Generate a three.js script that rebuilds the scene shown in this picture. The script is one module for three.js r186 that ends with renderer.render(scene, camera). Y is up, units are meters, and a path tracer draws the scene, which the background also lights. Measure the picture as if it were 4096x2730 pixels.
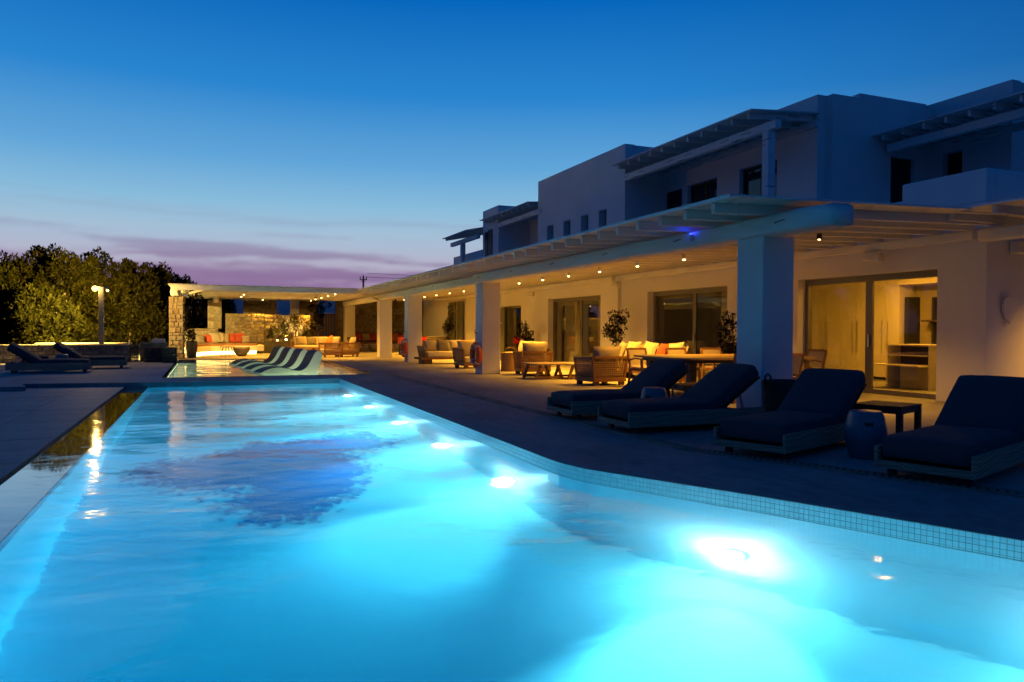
import * as THREE from 'three';
import { mergeGeometries } from 'three/addons/utils/BufferGeometryUtils.js';
import { RoundedBoxGeometry } from 'three/addons/geometries/RoundedBoxGeometry.js';
import { RectAreaLightUniformsLib } from 'three/addons/lights/RectAreaLightUniformsLib.js';
RectAreaLightUniformsLib.init();

// ---------------------------------------------------------------- camera, sky, afterglow, exposure
const scene = new THREE.Scene();
const camera = new THREE.PerspectiveCamera(48.93, 1024 / 682, 0.1, 4000);
camera.position.set(0, 1.25, 0);
camera.rotation.order = 'YXZ';
camera.rotation.set(-0.01433, -0.3905, 0.005);
const renderer = new THREE.WebGLRenderer({ antialias: true });
renderer.toneMapping = THREE.LinearToneMapping;
renderer.toneMappingExposure = 1.0;
renderer.shadowMap.enabled = true;

function mulberry(a) { return () => { a |= 0; a = a + 0x6D2B79F5 | 0; let t = Math.imul(a ^ a >>> 15, 1 | a); t = t + Math.imul(t ^ t >>> 7, 61 | t) ^ t; return ((t ^ t >>> 14) >>> 0) / 4294967296; }; }
const hash2 = (x, y, s = 0) => { let h = Math.imul(x, 374761393) + Math.imul(y, 668265263) + Math.imul(s, 1442695041) | 0; h = Math.imul(h ^ h >>> 13, 1274126177); return ((h ^ h >>> 16) >>> 0) / 4294967296; };
// value noise; period p (cells) makes it tile
function vnoise(x, y, p, s) {
  const xi = Math.floor(x), yi = Math.floor(y), fx = x - xi, fy = y - yi, u = fx * fx * (3 - 2 * fx), v = fy * fy * (3 - 2 * fy);
  const m = (k) => p ? ((k % p) + p) % p : k;
  const a = hash2(m(xi), m(yi), s), b = hash2(m(xi + 1), m(yi), s), c = hash2(m(xi), m(yi + 1), s), d = hash2(m(xi + 1), m(yi + 1), s);
  return (a + (b - a) * u) * (1 - v) + (c + (d - c) * u) * v;
}
function fbm(x, y, p, oct, s) { let t = 0, a = 0.5, n = 0; for (let i = 0; i < oct; i++) { t += a * vnoise(x, y, p, s + i); n += a; a *= 0.5; x *= 2; y *= 2; p *= 2; } return t / n; }
const lin = (c) => c <= 0.04045 ? c / 12.92 : Math.pow((c + 0.055) / 1.055, 2.4);
const rgb8 = (r, g, b) => [lin(r / 255), lin(g / 255), lin(b / 255)];
const lerp = (a, b, t) => a + (b - a) * t, clamp = (x, a = 0, b = 1) => Math.min(b, Math.max(a, x)), sstep = (a, b, x) => { const t = clamp((x - a) / (b - a)); return t * t * (3 - 2 * t); };

const SUNSET = Math.atan2(-1, 0.1);                      // azimuth of the afterglow (x, z)
const FRONT = [[0, 160, 124, 158], [3, 184, 164, 188], [5, 180, 180, 202], [7, 164, 191, 214], [9, 138, 188, 219], [12, 98, 166, 217], [17, 42, 133, 207], [24, 0, 100, 186], [34, 0, 66, 140], [90, 0, 36, 84]].map(([e, r, g, b]) => [e, ...rgb8(r, g, b)]);
const BACK = [[0, 12, 60, 118], [6, 8, 68, 134], [15, 0, 74, 148], [25, 0, 66, 138], [34, 0, 56, 120], [90, 0, 36, 84]].map(([e, r, g, b]) => [e, ...rgb8(r, g, b)]);
function ramp(t, e) { for (let i = 1; i < t.length; i++) if (e <= t[i][0]) { const k = (e - t[i - 1][0]) / (t[i][0] - t[i - 1][0]); return [1, 2, 3].map((c) => lerp(t[i - 1][c], t[i][c], k)); } return t[t.length - 1].slice(1); }
{
  const W = 2048, H = 1024, data = new Float32Array(W * H * 4), mauve = rgb8(134, 102, 148), grey = rgb8(140, 142, 172);
  for (let j = 0; j < H; j++) {
    const el = ((j + 0.5) / H - 0.5) * 180;
    for (let i = 0; i < W; i++) {
      const az = ((i + 0.5) / W - 0.5) * 2 * Math.PI, d = Math.abs(((az - SUNSET + 3 * Math.PI) % (2 * Math.PI)) - Math.PI);
      const w = sstep(1.35, 0.35, d), e = Math.max(0, el), f = ramp(FRONT, e), b = ramp(BACK, e);
      let c = [0, 1, 2].map((k) => lerp(b[k], f[k], w));
      if (el > -1 && el < 12) {                            // thin streaks of evening cloud low over the horizon
        const x = az * 57.3, n = fbm(x * 0.085 + 2 + el * 0.10, el * 1.55 + fbm(x * 0.12, el * 0.8, 0, 4, 40) * 1.9, 0, 6, 11), n2 = fbm(x * 0.055 + 3, el * 0.55 + 2, 0, 4, 71);
        const low = sstep(8.2, 3.4, el) * sstep(0.38, 0.58, n * 0.7 + n2 * 0.3 + (4.8 - el) * 0.045), high = sstep(11, 6, el) * sstep(0.5, 0.7, n) * 0.3;
        for (let k = 0; k < 3; k++) { c[k] = lerp(c[k], grey[k] * (0.35 + 0.65 * w), high); c[k] = lerp(c[k], mauve[k] * (0.3 + 0.7 * w), low * 0.85); }
      }
      data.set([c[0], c[1], c[2], 1], (j * W + i) * 4);
    }
  }
  const sky = new THREE.DataTexture(data, W, H, THREE.RGBAFormat, THREE.FloatType);
  sky.mapping = THREE.EquirectangularReflectionMapping; sky.magFilter = THREE.LinearFilter; sky.needsUpdate = true;
  scene.background = sky; scene.environment = sky;
}
const sun = new THREE.DirectionalLight(new THREE.Color(1, 0.78, 0.7), 0.02);   // what is left of the sun: a faint wide glow from below the cloud bank
sun.position.set(-15 * 0.15 * 6, 12, -90); sun.target.position.set(5, 0, -20); sun.shadow.radius = 60; sun.castShadow = true;
sun.shadow.camera.left = -40; sun.shadow.camera.right = 40; sun.shadow.camera.top = 30; sun.shadow.camera.bottom = -30; sun.shadow.camera.far = 200;
scene.add(sun, sun.target);

// ---------------------------------------------------------------- helpers
const names = new Map();
function numbered(n) { const k = names.get(n) ?? 0; names.set(n, k + 1); return k ? n + '_' + String(k).padStart(3, '0') : n; }
function shade(o) { o.castShadow = o.receiveShadow = true; return o; }
function thing(name, label, category, pos = [0, 0, 0], ry = 0, group) {
  const o = new THREE.Group(); o.name = numbered(name); o.position.set(...pos); o.rotation.y = ry; o.userData = { label, category }; if (group) o.userData.group = group; scene.add(o); return o;
}
function tag(o, label, category, group) { o.userData.label = label; o.userData.category = category; if (group) o.userData.group = group; return o; }
function part(name, geo, m, parent, label) { const o = shade(new THREE.Mesh(geo, m)); o.name = name; if (label) o.userData.label = label; parent.add(o); return o; }
function solo(name, geo, m, label, category, pos = [0, 0, 0], ry = 0, group) { const o = shade(new THREE.Mesh(geo, m)); o.name = numbered(name); o.position.set(...pos); o.rotation.y = ry; tag(o, label, category, group); scene.add(o); return o; }
function struct(name, geo, m, pos = [0, 0, 0]) { const o = shade(new THREE.Mesh(geo, m)); o.name = numbered(name); o.position.set(...pos); o.userData.kind = 'structure'; scene.add(o); return o; }
function dup(root, pos, ry, label, group) { const r = root.clone(); r.name = numbered(root.name.replace(/_\d{3}$/, '')); r.position.set(...pos); r.rotation.y = ry; r.userData = { ...root.userData, label }; if (group) r.userData.group = group; scene.add(r); return r; }
// uv in metres by the way each face points
function muv(g, off = 0) {
  if (g.index) g = g.toNonIndexed();
  if (!g.attributes.normal) g.computeVertexNormals();
  const p = g.attributes.position, n = p.count, uv = new Float32Array(n * 2), a = new THREE.Vector3(), b = new THREE.Vector3(), c = new THREE.Vector3();
  for (let i = 0; i < n; i += 3) {
    a.fromBufferAttribute(p, i); b.fromBufferAttribute(p, i + 1); c.fromBufferAttribute(p, i + 2);
    const q = b.clone().sub(a).cross(c.clone().sub(a)), x = Math.abs(q.x), y = Math.abs(q.y), z = Math.abs(q.z);
    [a, b, c].forEach((v, k) => { const [u, w] = x >= y && x >= z ? [v.z, v.y] : y >= z ? [v.z, v.x] : [v.x, v.y]; uv[(i + k) * 2] = u + off; uv[(i + k) * 2 + 1] = w + off * 0.37; });
  }
  g.setAttribute('uv', new THREE.BufferAttribute(uv, 2));
  for (const k of Object.keys(g.attributes)) if (!['position', 'normal', 'uv'].includes(k)) g.deleteAttribute(k);
  g.morphAttributes = {};
  return g;
}
const mg = (...l) => mergeGeometries(l.flat().map((g) => muv(g)));
const B = (w, h, d, x = 0, y = 0, z = 0, r = 0) => muv((r ? new RoundedBoxGeometry(w, h, d, 2, Math.min(r, w / 2.01, h / 2.01, d / 2.01)) : new THREE.BoxGeometry(w, h, d)).translate(x, y, z));
const BX = (x0, x1, y0, y1, z0, z1, r = 0) => B(Math.abs(x1 - x0), Math.abs(y1 - y0), Math.abs(z1 - z0), (x0 + x1) / 2, (y0 + y1) / 2, (z0 + z1) / 2, r);
const CY = (rt, rb, h, x = 0, y = 0, z = 0, n = 20) => muv(new THREE.CylinderGeometry(rt, rb, h, n).translate(x, y, z));
const V = (x, y, z) => new THREE.Vector3(x, y, z);
function bar(p, q, w, d, r = 0) {                          // a straight bar of section w x d from p to q
  const a = V(...p), b = V(...q), l = a.distanceTo(b), g = r ? new RoundedBoxGeometry(w, l, d, 1, Math.min(r, w / 2.01, d / 2.01)) : new THREE.BoxGeometry(w, l, d);
  g.applyQuaternion(new THREE.Quaternion().setFromUnitVectors(V(0, 1, 0), b.clone().sub(a).normalize())); g.translate((a.x + b.x) / 2, (a.y + b.y) / 2, (a.z + b.z) / 2); return muv(g);
}
const rod = (p, q, r0, r1 = r0, n = 8) => { const a = V(...p), b = V(...q), g = new THREE.CylinderGeometry(r1, r0, a.distanceTo(b), n); g.applyQuaternion(new THREE.Quaternion().setFromUnitVectors(V(0, 1, 0), b.clone().sub(a).normalize())); g.translate((a.x + b.x) / 2, (a.y + b.y) / 2, (a.z + b.z) / 2); return muv(g); };
const tube = (pts, r, n = 24, k = 6) => muv(new THREE.TubeGeometry(new THREE.CatmullRomCurve3(pts.map((p) => V(...p))), n, r, k));
const lathe = (pts, n = 32) => muv(new THREE.LatheGeometry(pts.map((p) => new THREE.Vector2(...p)), n));
function prism(pts, y0, y1, holes = []) {                  // outline in (x, z), from y0 up to y1
  const s = new THREE.Shape(pts.map(([x, z]) => new THREE.Vector2(x, -z)));
  for (const h of holes) s.holes.push(new THREE.Path(h.map(([x, z]) => new THREE.Vector2(x, -z))));
  const g = new THREE.ExtrudeGeometry(s, { depth: y1 - y0, bevelEnabled: false }); g.rotateX(-Math.PI / 2); g.translate(0, y0, 0); return muv(g);
}
function profile(pts, w, bevel = 0) {                      // outline in (x, y), extruded along z, centred
  const g = new THREE.ExtrudeGeometry(new THREE.Shape(pts.map((p) => new THREE.Vector2(...p))), { depth: w - 2 * bevel, bevelEnabled: bevel > 0, bevelSize: bevel, bevelThickness: bevel, bevelSegments: 2 }); g.translate(0, 0, -(w - 2 * bevel) / 2); return muv(g);
}
// a cushion: pinched corners, full middle
function pillowGeo(w, h, d, seed = 1) {
  const N = 10, pos = [], idx = [], r = mulberry(seed), ph = r() * 6;
  for (const s of [1, -1]) for (let j = 0; j <= N; j++) for (let i = 0; i <= N; i++) {
    const u = i / N * 2 - 1, v = j / N * 2 - 1, full = Math.pow(Math.max(0, (1 - u * u) * (1 - v * v)), 0.42);
    const pin = 1 - 0.07 * (1 - u * u) * (Math.abs(v) > 0.99 ? 1 : Math.abs(v) ** 4) , pinx = 1 - 0.07 * (1 - v * v) * Math.abs(u) ** 4;
    const wr = 1 + 0.08 * Math.sin(u * 5 + ph) * Math.sin(v * 4 + ph * 2) + 0.05 * Math.sin(u * 9 - v * 7 + ph);
    pos.push(u * w / 2 * pinx, v * h / 2 * pin, s * (full * d / 2 * wr + 0.004));
  }
  const M = (N + 1) * (N + 1);
  for (let s = 0; s < 2; s++) for (let j = 0; j < N; j++) for (let i = 0; i < N; i++) { const a = s * M + j * (N + 1) + i, b = a + 1, c = a + N + 1, e = c + 1; if (s) idx.push(a, c, b, b, c, e); else idx.push(a, b, c, b, e, c); }
  const g = new THREE.BufferGeometry(); g.setAttribute('position', new THREE.Float32BufferAttribute(pos, 3)); g.setIndex(idx); g.computeVertexNormals(); return muv(g);
}
// ---------------------------------------------------------------- textures and materials
function texture(size, metres, fn, srgb = false) {
  const d = new Uint8Array(size * size * 4);
  for (let j = 0; j < size; j++) for (let i = 0; i < size; i++) { const v = fn(i / size, j / size), c = Array.isArray(v) ? v : [v, v, v]; for (let k = 0; k < 3; k++) d[(j * size + i) * 4 + k] = clamp(c[k]) * 255; d[(j * size + i) * 4 + 3] = 255; }
  const t = new THREE.DataTexture(d, size, size); t.wrapS = t.wrapT = THREE.RepeatWrapping; t.magFilter = THREE.LinearFilter; t.repeat.set(1 / metres, 1 / metres); if (srgb) t.colorSpace = THREE.SRGBColorSpace; t.needsUpdate = true; return t;
}
const T = {
  plaster: texture(256, 1.7, (u, v) => 0.5 + 0.35 * (fbm(u * 6, v * 6, 6, 3, 5) - 0.5) + 0.3 * (fbm(u * 40, v * 40, 40, 2, 9) - 0.5)),
  plasterC: texture(256, 3.1, (u, v) => { const n = fbm(u * 4, v * 4, 4, 5, 21); return [0.95 + 0.08 * (n - 0.5), 0.95 + 0.08 * (n - 0.5), 0.94 + 0.09 * (n - 0.5)]; }, true),
  stoneB: texture(256, 0.5, (u, v) => fbm(u * 8, v * 8, 8, 5, 33)),
  stoneC: texture(256, 0.9, (u, v) => { const n = fbm(u * 5, v * 5, 5, 5, 44), m = fbm(u * 24, v * 24, 24, 3, 46); const k = 0.72 + 0.34 * (n - 0.5) + 0.22 * (m - 0.5); return [k, k * 0.985, k * 0.95]; }, true),
  deckC: texture(512, 3.7, (u, v) => { const n = fbm(u * 3, v * 3, 3, 6, 51), m = fbm(u * 60, v * 60, 60, 2, 52), s = fbm(u * 7, v * 30, 7, 4, 57); const k = 0.78 + 0.3 * (n - 0.5) + 0.1 * (m - 0.5) + 0.12 * (s - 0.5); return [k, k, k]; }, true),
  deckR: texture(256, 2.3, (u, v) => 0.62 + 0.5 * (fbm(u * 5, v * 5, 5, 5, 53) - 0.5)),
  wood: texture(256, 0.8, (u, v) => { const g = fbm(u * 3, v * 40, 3, 4, 61), r = 0.5 + 0.5 * Math.sin((v * 22 + fbm(u * 3, v * 3, 3, 3, 63) * 5) * 6.283); const k = 0.62 + 0.28 * (g - 0.5) + 0.14 * r; return [k, k * 0.94, k * 0.86]; }, true),
  timber: texture(512, 2.4, (u, v) => { const k = 0.93 + 0.1 * (fbm(u * 4, v * 20, 4, 4, 91) - 0.5), w = v * 22 + 0.9 * fbm(u * 5, v * 5, 5, 3, 93), c = Math.floor(w), on = fbm(u * 6 + c * 0.37, c * 3.1, 6, 2, 95) > 0.58 && hash2(((c % 22) + 22) % 22, 7, 5) > 0.55, q = Math.abs(w - c - 0.5); return on && q < 0.07 ? k * 0.25 : k; }, true),
  fabric: texture(128, 0.06, (u, v) => 0.5 + 0.25 * Math.sin(u * 6.283 * 16) * Math.sin(v * 6.283 * 16) + 0.2 * (hash2(u * 128 | 0, v * 128 | 0, 3) - 0.5)),
  weave: texture(128, 0.09, (u, v) => { const a = Math.floor(u * 6), b = Math.floor(v * 6), fu = u * 6 - a, fv = v * 6 - b; return (a + b) % 2 ? Math.sin(fu * 3.14) * 0.9 : Math.sin(fv * 3.14) * 0.7; }),
  water: (() => { const r = mulberry(77), ws = []; for (let i = 0; i < 90; i++) { const l = 2.4 * Math.pow(0.022, r()), a = -0.5 + (r() - 0.5) * 2.6, k = 6 / l; ws.push([Math.round(Math.cos(a) * k), Math.round(Math.sin(a) * k), r() * 6.283, Math.pow(l, 1.15)]); } const sum = ws.reduce((s, w) => s + w[3], 0) * 0.28;
    return texture(1024, 6, (u, v) => { let h = 0; for (const [a, b, p, m] of ws) h += m * Math.sin(6.283185 * (a * u + b * v) + p); return 0.5 + 0.5 * h / sum; }); })(),
};
const mat = (c, rough = 0.8, o = {}) => { const { map, bump, bumpScale, roughMap, ...rest } = o; const m = new THREE.MeshPhysicalMaterial({ roughness: rough, ...rest }); m.color.setRGB(...c); if (map) m.map = map; if (bump) { m.bumpMap = bump; m.bumpScale = bumpScale ?? 0.002; } if (roughMap) m.roughnessMap = roughMap; return m; };
const glow = (c, k) => { const m = new THREE.MeshStandardMaterial({ roughness: 0.6 }); m.color.setRGB(0.8, 0.8, 0.8); m.emissive.setRGB(...c); m.emissiveIntensity = k; return m; };
const WARM = [1, 0.43, 0.032], WARMC = new THREE.Color().setRGB(...WARM);
const M = {
  plaster: mat([0.72, 0.715, 0.70], 0.9, { map: T.plasterC, bump: T.plaster, bumpScale: 0.004 }),
  paintwood: mat([0.72, 0.71, 0.68], 0.7, { map: T.timber, bump: T.plaster, bumpScale: 0.003 }),
  deck: mat([0.42, 0.405, 0.39], 0.75, { map: T.deckC, bump: T.stoneB, bumpScale: 0.002 }),
  mortar: mat([0.46, 0.41, 0.33], 0.95, { map: T.stoneC, bump: T.stoneB, bumpScale: 0.006 }),
  stone: [[0.47, 0.40, 0.29], [0.40, 0.33, 0.23], [0.52, 0.46, 0.35], [0.33, 0.25, 0.17], [0.44, 0.40, 0.33]].map((c) => mat(c, 0.92, { map: T.stoneC, bump: T.stoneB, bumpScale: 0.012 })),
  darkstone: [[0.16, 0.125, 0.095], [0.12, 0.105, 0.09], [0.2, 0.155, 0.11]].map((c) => mat(c, 0.92, { map: T.stoneC, bump: T.stoneB, bumpScale: 0.012 })),
  paver: [[0.30, 0.31, 0.33], [0.27, 0.28, 0.30], [0.33, 0.33, 0.345]].map((c) => mat(c, 0.62, { map: T.deckC, bump: T.stoneB, bumpScale: 0.002 })),
  basalt: mat([0.025, 0.026, 0.03], 0.06, { map: T.stoneC, bump: T.water, bumpScale: 0.008, clearcoat: 1, clearcoatRoughness: 0.03 }),
  black: mat([0.012, 0.012, 0.013], 0.6),
  poolTile: mat([0.74, 0.83, 0.86], 0.5),
  poolDark: mat([0.012, 0.13, 0.36], 0.5),
  mosaic: [[0.40, 0.58, 0.62], [0.37, 0.55, 0.60], [0.42, 0.60, 0.64]].map((c) => mat(c, 0.25)),
  mosaicDark: mat([0.10, 0.13, 0.17], 0.35),
  teak: mat([0.32, 0.16, 0.075], 0.6, { map: T.wood, bump: T.wood, bumpScale: 0.0008 }),
  teakGrey: mat([0.56, 0.47, 0.37], 0.75, { map: T.wood, bump: T.wood, bumpScale: 0.0012 }),
  darkwood: mat([0.10, 0.065, 0.045], 0.6, { map: T.wood }),
  rattan: mat([0.26, 0.15, 0.075], 0.7, { bump: T.weave, bumpScale: 0.004 }),
  cord: mat([0.24, 0.14, 0.07], 0.75),
  navy: mat([0.034, 0.038, 0.05], 0.9, { bump: T.fabric, bumpScale: 0.0006, sheen: 0.3, sheenRoughness: 0.8 }),
  cream: mat([0.42, 0.38, 0.30], 0.92, { bump: T.fabric, bumpScale: 0.0006 }),
  taupe: mat([0.13, 0.11, 0.085], 0.92, { bump: T.fabric, bumpScale: 0.0006 }),
  sand: mat([0.28, 0.24, 0.18], 0.92, { bump: T.fabric, bumpScale: 0.0006 }),
  red: mat([0.36, 0.055, 0.03], 0.9, { bump: T.fabric, bumpScale: 0.0006 }),
  orange: mat([0.55, 0.16, 0.04], 0.9, { bump: T.fabric, bumpScale: 0.0006 }),
  stripe: mat([0.16, 0.12, 0.08], 0.9),
  aluminium: mat([0.16, 0.15, 0.13], 0.45, { metalness: 0.3 }),
  olive: mat([0.13, 0.135, 0.085], 0.6),
  darkshutter: mat([0.02, 0.019, 0.018], 0.6, { map: T.wood }),
  glass: mat([0.92, 0.93, 0.9], 0.02, { transmission: 1, ior: 1.5 }),
  curtain: mat([0.55, 0.5, 0.36], 0.95, { transmission: 0.35 }),
  lacquer: mat([0.66, 0.60, 0.48], 0.35),
  steel: mat([0.5, 0.5, 0.5], 0.3, { metalness: 1 }),
  ceramic: mat([0.085, 0.115, 0.15], 0.4, { bump: T.plaster, bumpScale: 0.003 }),
  concrete: mat([0.42, 0.38, 0.31], 0.85, { map: T.deckC, bump: T.stoneB, bumpScale: 0.003 }),
  planter: mat([0.17, 0.155, 0.12], 0.8, { map: T.deckC }),
  buoy: mat([0.62, 0.09, 0.02], 0.45), buoyBand: mat([0.62, 0.62, 0.6], 0.4), rope: mat([0.45, 0.42, 0.36], 0.9),
  bark: mat([0.07, 0.05, 0.033], 0.95, { bump: T.stoneB, bumpScale: 0.01 }),
  leaf: [[0.125, 0.115, 0.02], [0.10, 0.10, 0.018], [0.14, 0.125, 0.026]].map((c) => mat(c, 0.85, { transmission: 0.3, side: THREE.DoubleSide })),
  leafGlossy: mat([0.035, 0.055, 0.018], 0.45, { side: THREE.DoubleSide }),
  leafPale: mat([0.17, 0.17, 0.05], 0.7, { transmission: 0.3, side: THREE.DoubleSide }),
  redpaint: mat([0.55, 0.008, 0.012], 0.35, { clearcoat: 0.5 }),
  whitelounge: mat([0.64, 0.62, 0.56], 0.5),
  earth: mat([0.10, 0.085, 0.06], 0.95, { map: T.stoneC }),
  plaque: mat([0.68, 0.66, 0.62], 0.8, { bump: T.stoneB, bumpScale: 0.003 }),
};
M.darkglass = mat([0.02, 0.022, 0.028], 0.05); M.oliveLight = mat([0.24, 0.22, 0.13], 0.7, { map: T.wood }); M.postgrey = mat([0.42, 0.36, 0.31], 0.8, { map: T.deckC }); M.seatbrown = mat([0.24, 0.13, 0.07], 0.92, { bump: T.fabric, bumpScale: 0.0006 }); M.navydeep = mat([0.012, 0.018, 0.04], 0.6); M.glassOff = mat([0.2, 0.2, 0.2], 0.2);
const lampWarm = glow([1, 0.6, 0.2], 16);
// ---------------------------------------------------------------- ground, decks, pool
const WATER = -0.115, FLOOR = -1.95;
const poolRight = [[3.2, -19.25], [3.15, -11], [3.12, -6.62], [3.13, -6.4], [3.16, -6.2], [3.22, -5.98], [3.31, -5.78], [3.46, -5.47], [3.92, -4.52], [4.48, -3.2], [5.2, -1.6], [7.2, 2.9]];
const poolOutline = [[-1.19, 2.9], [-1.19, -19.25], ...poolRight];
const shallow = [[-0.88, -21.05], [-0.88, -29.8], [-0.25, -29.8], [-0.25, -32.7], [4.3, -32.7], [4.3, -20.95]];
struct('ground', prism([[-900, 900], [900, 900], [900, -1500], [-900, -1500]], -0.9, -0.5, [[[-16, 7], [32, 7], [32, -47], [-16, -47]]]), M.earth);
struct('terrace', prism([[32, 7], [32, -47], [-16, -47], [-16, -18.7], [-3.5, -18.7], [-3.75, -19.6], [-1.68, -19.35], [-1.19, -19.25], ...poolRight, [7.2, 7]], -0.5, 0, [shallow]), M.deck);
{ // lower paved terrace to the left of the pool, slab by slab
  const low = struct('lower_terrace', BX(-16, -1.66, -0.5, -0.10, -19.8, 7), M.black), r = mulberry(5), S = 0.9, geo = [0, 1].map((k) => B(S - 0.007, 0.05, S - 0.007, 0, 0, 0, 0.004));
  for (let i = 0; i < 15; i++) for (let j = 0; j < 22; j++) {
    const x = -1.66 - S / 2 - i * S, z = -19.05 + j * S; if (z > -1 || x < -14 || (i > 9 && j > 12)) continue;
    const p = part('paving_slab', geo[(i + j) % 2], M.paver[Math.floor(r() * 3)], low); p.position.set(x, -0.11 + (r() - 0.5) * 0.003, z);
  }
}
const pool = struct('swimming_pool', prism(poolOutline, FLOOR - 0.2, FLOOR), M.poolTile);
function wallStrip(pts, y0, y1, thick, out) { const l = []; for (let i = 1; i < pts.length; i++) { const [a, b] = [pts[i - 1], pts[i]], dx = b[0] - a[0], dz = b[1] - a[1], n = Math.hypot(dx, dz), ox = -dz / n * thick * out, oz = dx / n * thick * out; l.push(prism([a, b, [b[0] + ox, b[1] + oz], [a[0] + ox, a[1] + oz]], y0, y1)); } return mg(l); }
part('pool_side', wallStrip(poolRight, FLOOR - 0.2, -0.5, 0.2, -1), M.poolTile, pool);
part('pool_side', wallStrip(poolRight.map(([x, z]) => [x - 0.007, z]), -0.52, -0.175, 0.004, -1), M.poolTile, pool);
part('pool_side', BX(-1.19, 3.19, -0.52, -0.175, -19.25, -19.243), M.poolTile, pool);
part('pool_side', BX(-1.3, 3.3, FLOOR - 0.2, -0.5, -19.45, -19.25), M.poolTile, pool);
part('pool_side', BX(-1.3, 7.3, FLOOR - 0.2, -0.05, 2.9, 3.1), M.poolTile, pool);
part('pool_side', BX(-1.44, -1.19, FLOOR - 0.2, -0.30, -19.25, 2.9), M.poolTile, pool);
part('overflow_edge', BX(-1.67, -1.19, -0.30, WATER - 0.003, -19.3, 2.9), M.basalt, pool);
part('step_riser', BX(-3.7, -1.2, -0.12, -0.012, -19.62, -19.56), M.mosaicDark, pool);
{ // dark blue mosaic figure laid into the floor
  const pts = [[-0.7, -9.95], [-0.35, -10.5], [0.2, -10.75], [0.55, -11.35], [1.2, -11.5], [1.75, -11.9], [2.35, -12.0], [2.6, -11.3], [2.45, -10.7], [1.95, -10.3], [1.85, -9.6], [1.75, -8.9], [1.5, -8.2], [0.95, -7.6], [0.55, -7.65], [0.2, -8.1], [0.35, -8.6], [0.25, -9.0], [-0.2, -9.0], [-0.55, -9.4]];
  // small dark tesserae, thinning out towards the edge of the figure
  const inside = (x, z) => { let k = false; for (let i = 0, j = pts.length - 1; i < pts.length; j = i++) { const [xi, zi] = pts[i], [xj, zj] = pts[j]; if ((zi > z) !== (zj > z) && x < (xj - xi) * (z - zi) / (zj - zi) + xi) k = !k; } return k; };
  const edge = (x, z) => { let d = 9; for (let i = 0, j = pts.length - 1; i < pts.length; j = i++) { const [ax, az] = pts[j], [bx, bz] = pts[i], vx = bx - ax, vz = bz - az, t = clamp(((x - ax) * vx + (z - az) * vz) / (vx * vx + vz * vz)); d = Math.min(d, Math.hypot(x - ax - vx * t, z - az - vz * t)); } return d; };
  const list = [], r = mulberry(19); for (let x = -1.1; x < 3.1; x += 0.046) for (let z = -12.5; z < -7; z += 0.046) { const e = edge(x, z) * (inside(x, z) ? 1 : -1), n = fbm(x * 1.6, z * 1.6, 0, 3, 17) - 0.5; if (r() < sstep(-0.32, 0.26, e + n * 0.5)) list.push([x, z]); }
  const im = new THREE.InstancedMesh(B(0.043, 0.006, 0.043), M.poolDark, list.length), o = new THREE.Object3D(); list.forEach(([x, z], k) => { o.position.set(x, FLOOR + 0.003, z); o.updateMatrix(); im.setMatrixAt(k, o.matrix); });
  im.name = 'mosaic_figure'; im.userData = { kind: 'stuff', label: 'dark blue mosaic figure on the pool floor' }; shade(im); pool.add(im);
  part('floor_drain', BX(0.75, 1.35, FLOOR, FLOOR + 0.006, -14.05, -13.85), M.mosaicDark, pool);
}
{ // glass mosaic band between water line and terrace
  const pitch = 0.037, tg = B(pitch - 0.0028, pitch - 0.0028, 0.008, 0, 0, 0, 0.0015), list = [];
  let carry = 0; const pr = poolRight.slice().reverse();
  for (let i = 1; i < pr.length; i++) {
    const [a, b] = [pr[i - 1], pr[i]], n = Math.hypot(b[0] - a[0], b[1] - a[1]); let t = carry;
    for (; t < n; t += pitch) { const x = a[0] + (b[0] - a[0]) * t / n, z = a[1] + (b[1] - a[1]) * t / n; if (z > -1.5) continue; for (let k = 0; k < 4; k++) list.push([x, -0.022 - k * pitch, z, Math.atan2(-(b[0] - a[0]), -(b[1] - a[1])) + Math.PI / 2 + Math.PI, k]); }
    carry = t - n;
  }
  const near = list.filter((p) => p[2] > -5.2 && p[2] < -2.6 && p[4] < 4), set = new Set(near.slice(0, 300)), rest = list.filter((p) => !set.has(p)), r = mulberry(3);
  const band = new THREE.Group(); band.name = 'mosaic_band'; pool.add(band);
  for (const p of set) { const m = part('mosaic_tile', tg, M.mosaic[Math.floor(r() * 3)], band); m.position.set(p[0], p[1], p[2]); m.rotation.y = p[3]; }
  for (let x = -1.15; x < 3.2; x += pitch) for (let k = 0; k < 4; k++) rest.push([x, -0.022 - k * pitch, -19.25, 0, k, 1]);
  const im = new THREE.InstancedMesh(tg, mat([1, 1, 1], 0.28), rest.length), o = new THREE.Object3D(), c = new THREE.Color();
  rest.forEach((p, i) => { o.position.set(p[0], p[1], p[2]); o.rotation.y = p[3]; o.updateMatrix(); im.setMatrixAt(i, o.matrix); const k = 0.94 + r() * 0.12; im.setColorAt(i, p[5] ? c.setRGB(0.09 * k, 0.12 * k, 0.16 * k) : c.setRGB(0.40 * k, 0.58 * k, 0.62 * k)); });
  im.name = 'mosaic_tiles'; im.userData.kind = 'stuff'; shade(im); pool.add(im);
}
const waterMat = mat([1, 1, 1], 0.10, { transmission: 1, ior: 1.33, thickness: 1, bump: T.water, bumpScale: 0.016 });
waterMat.attenuationColor = new THREE.Color().setRGB(0.56, 0.89, 0.945); waterMat.attenuationDistance = 1.0;
struct('pool_water', prism([[-1.2, 2.92], [-1.2, -19.27], ...poolRight.map(([x, z]) => [x + 0.02, z])], FLOOR - 0.03, WATER), waterMat);
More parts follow.
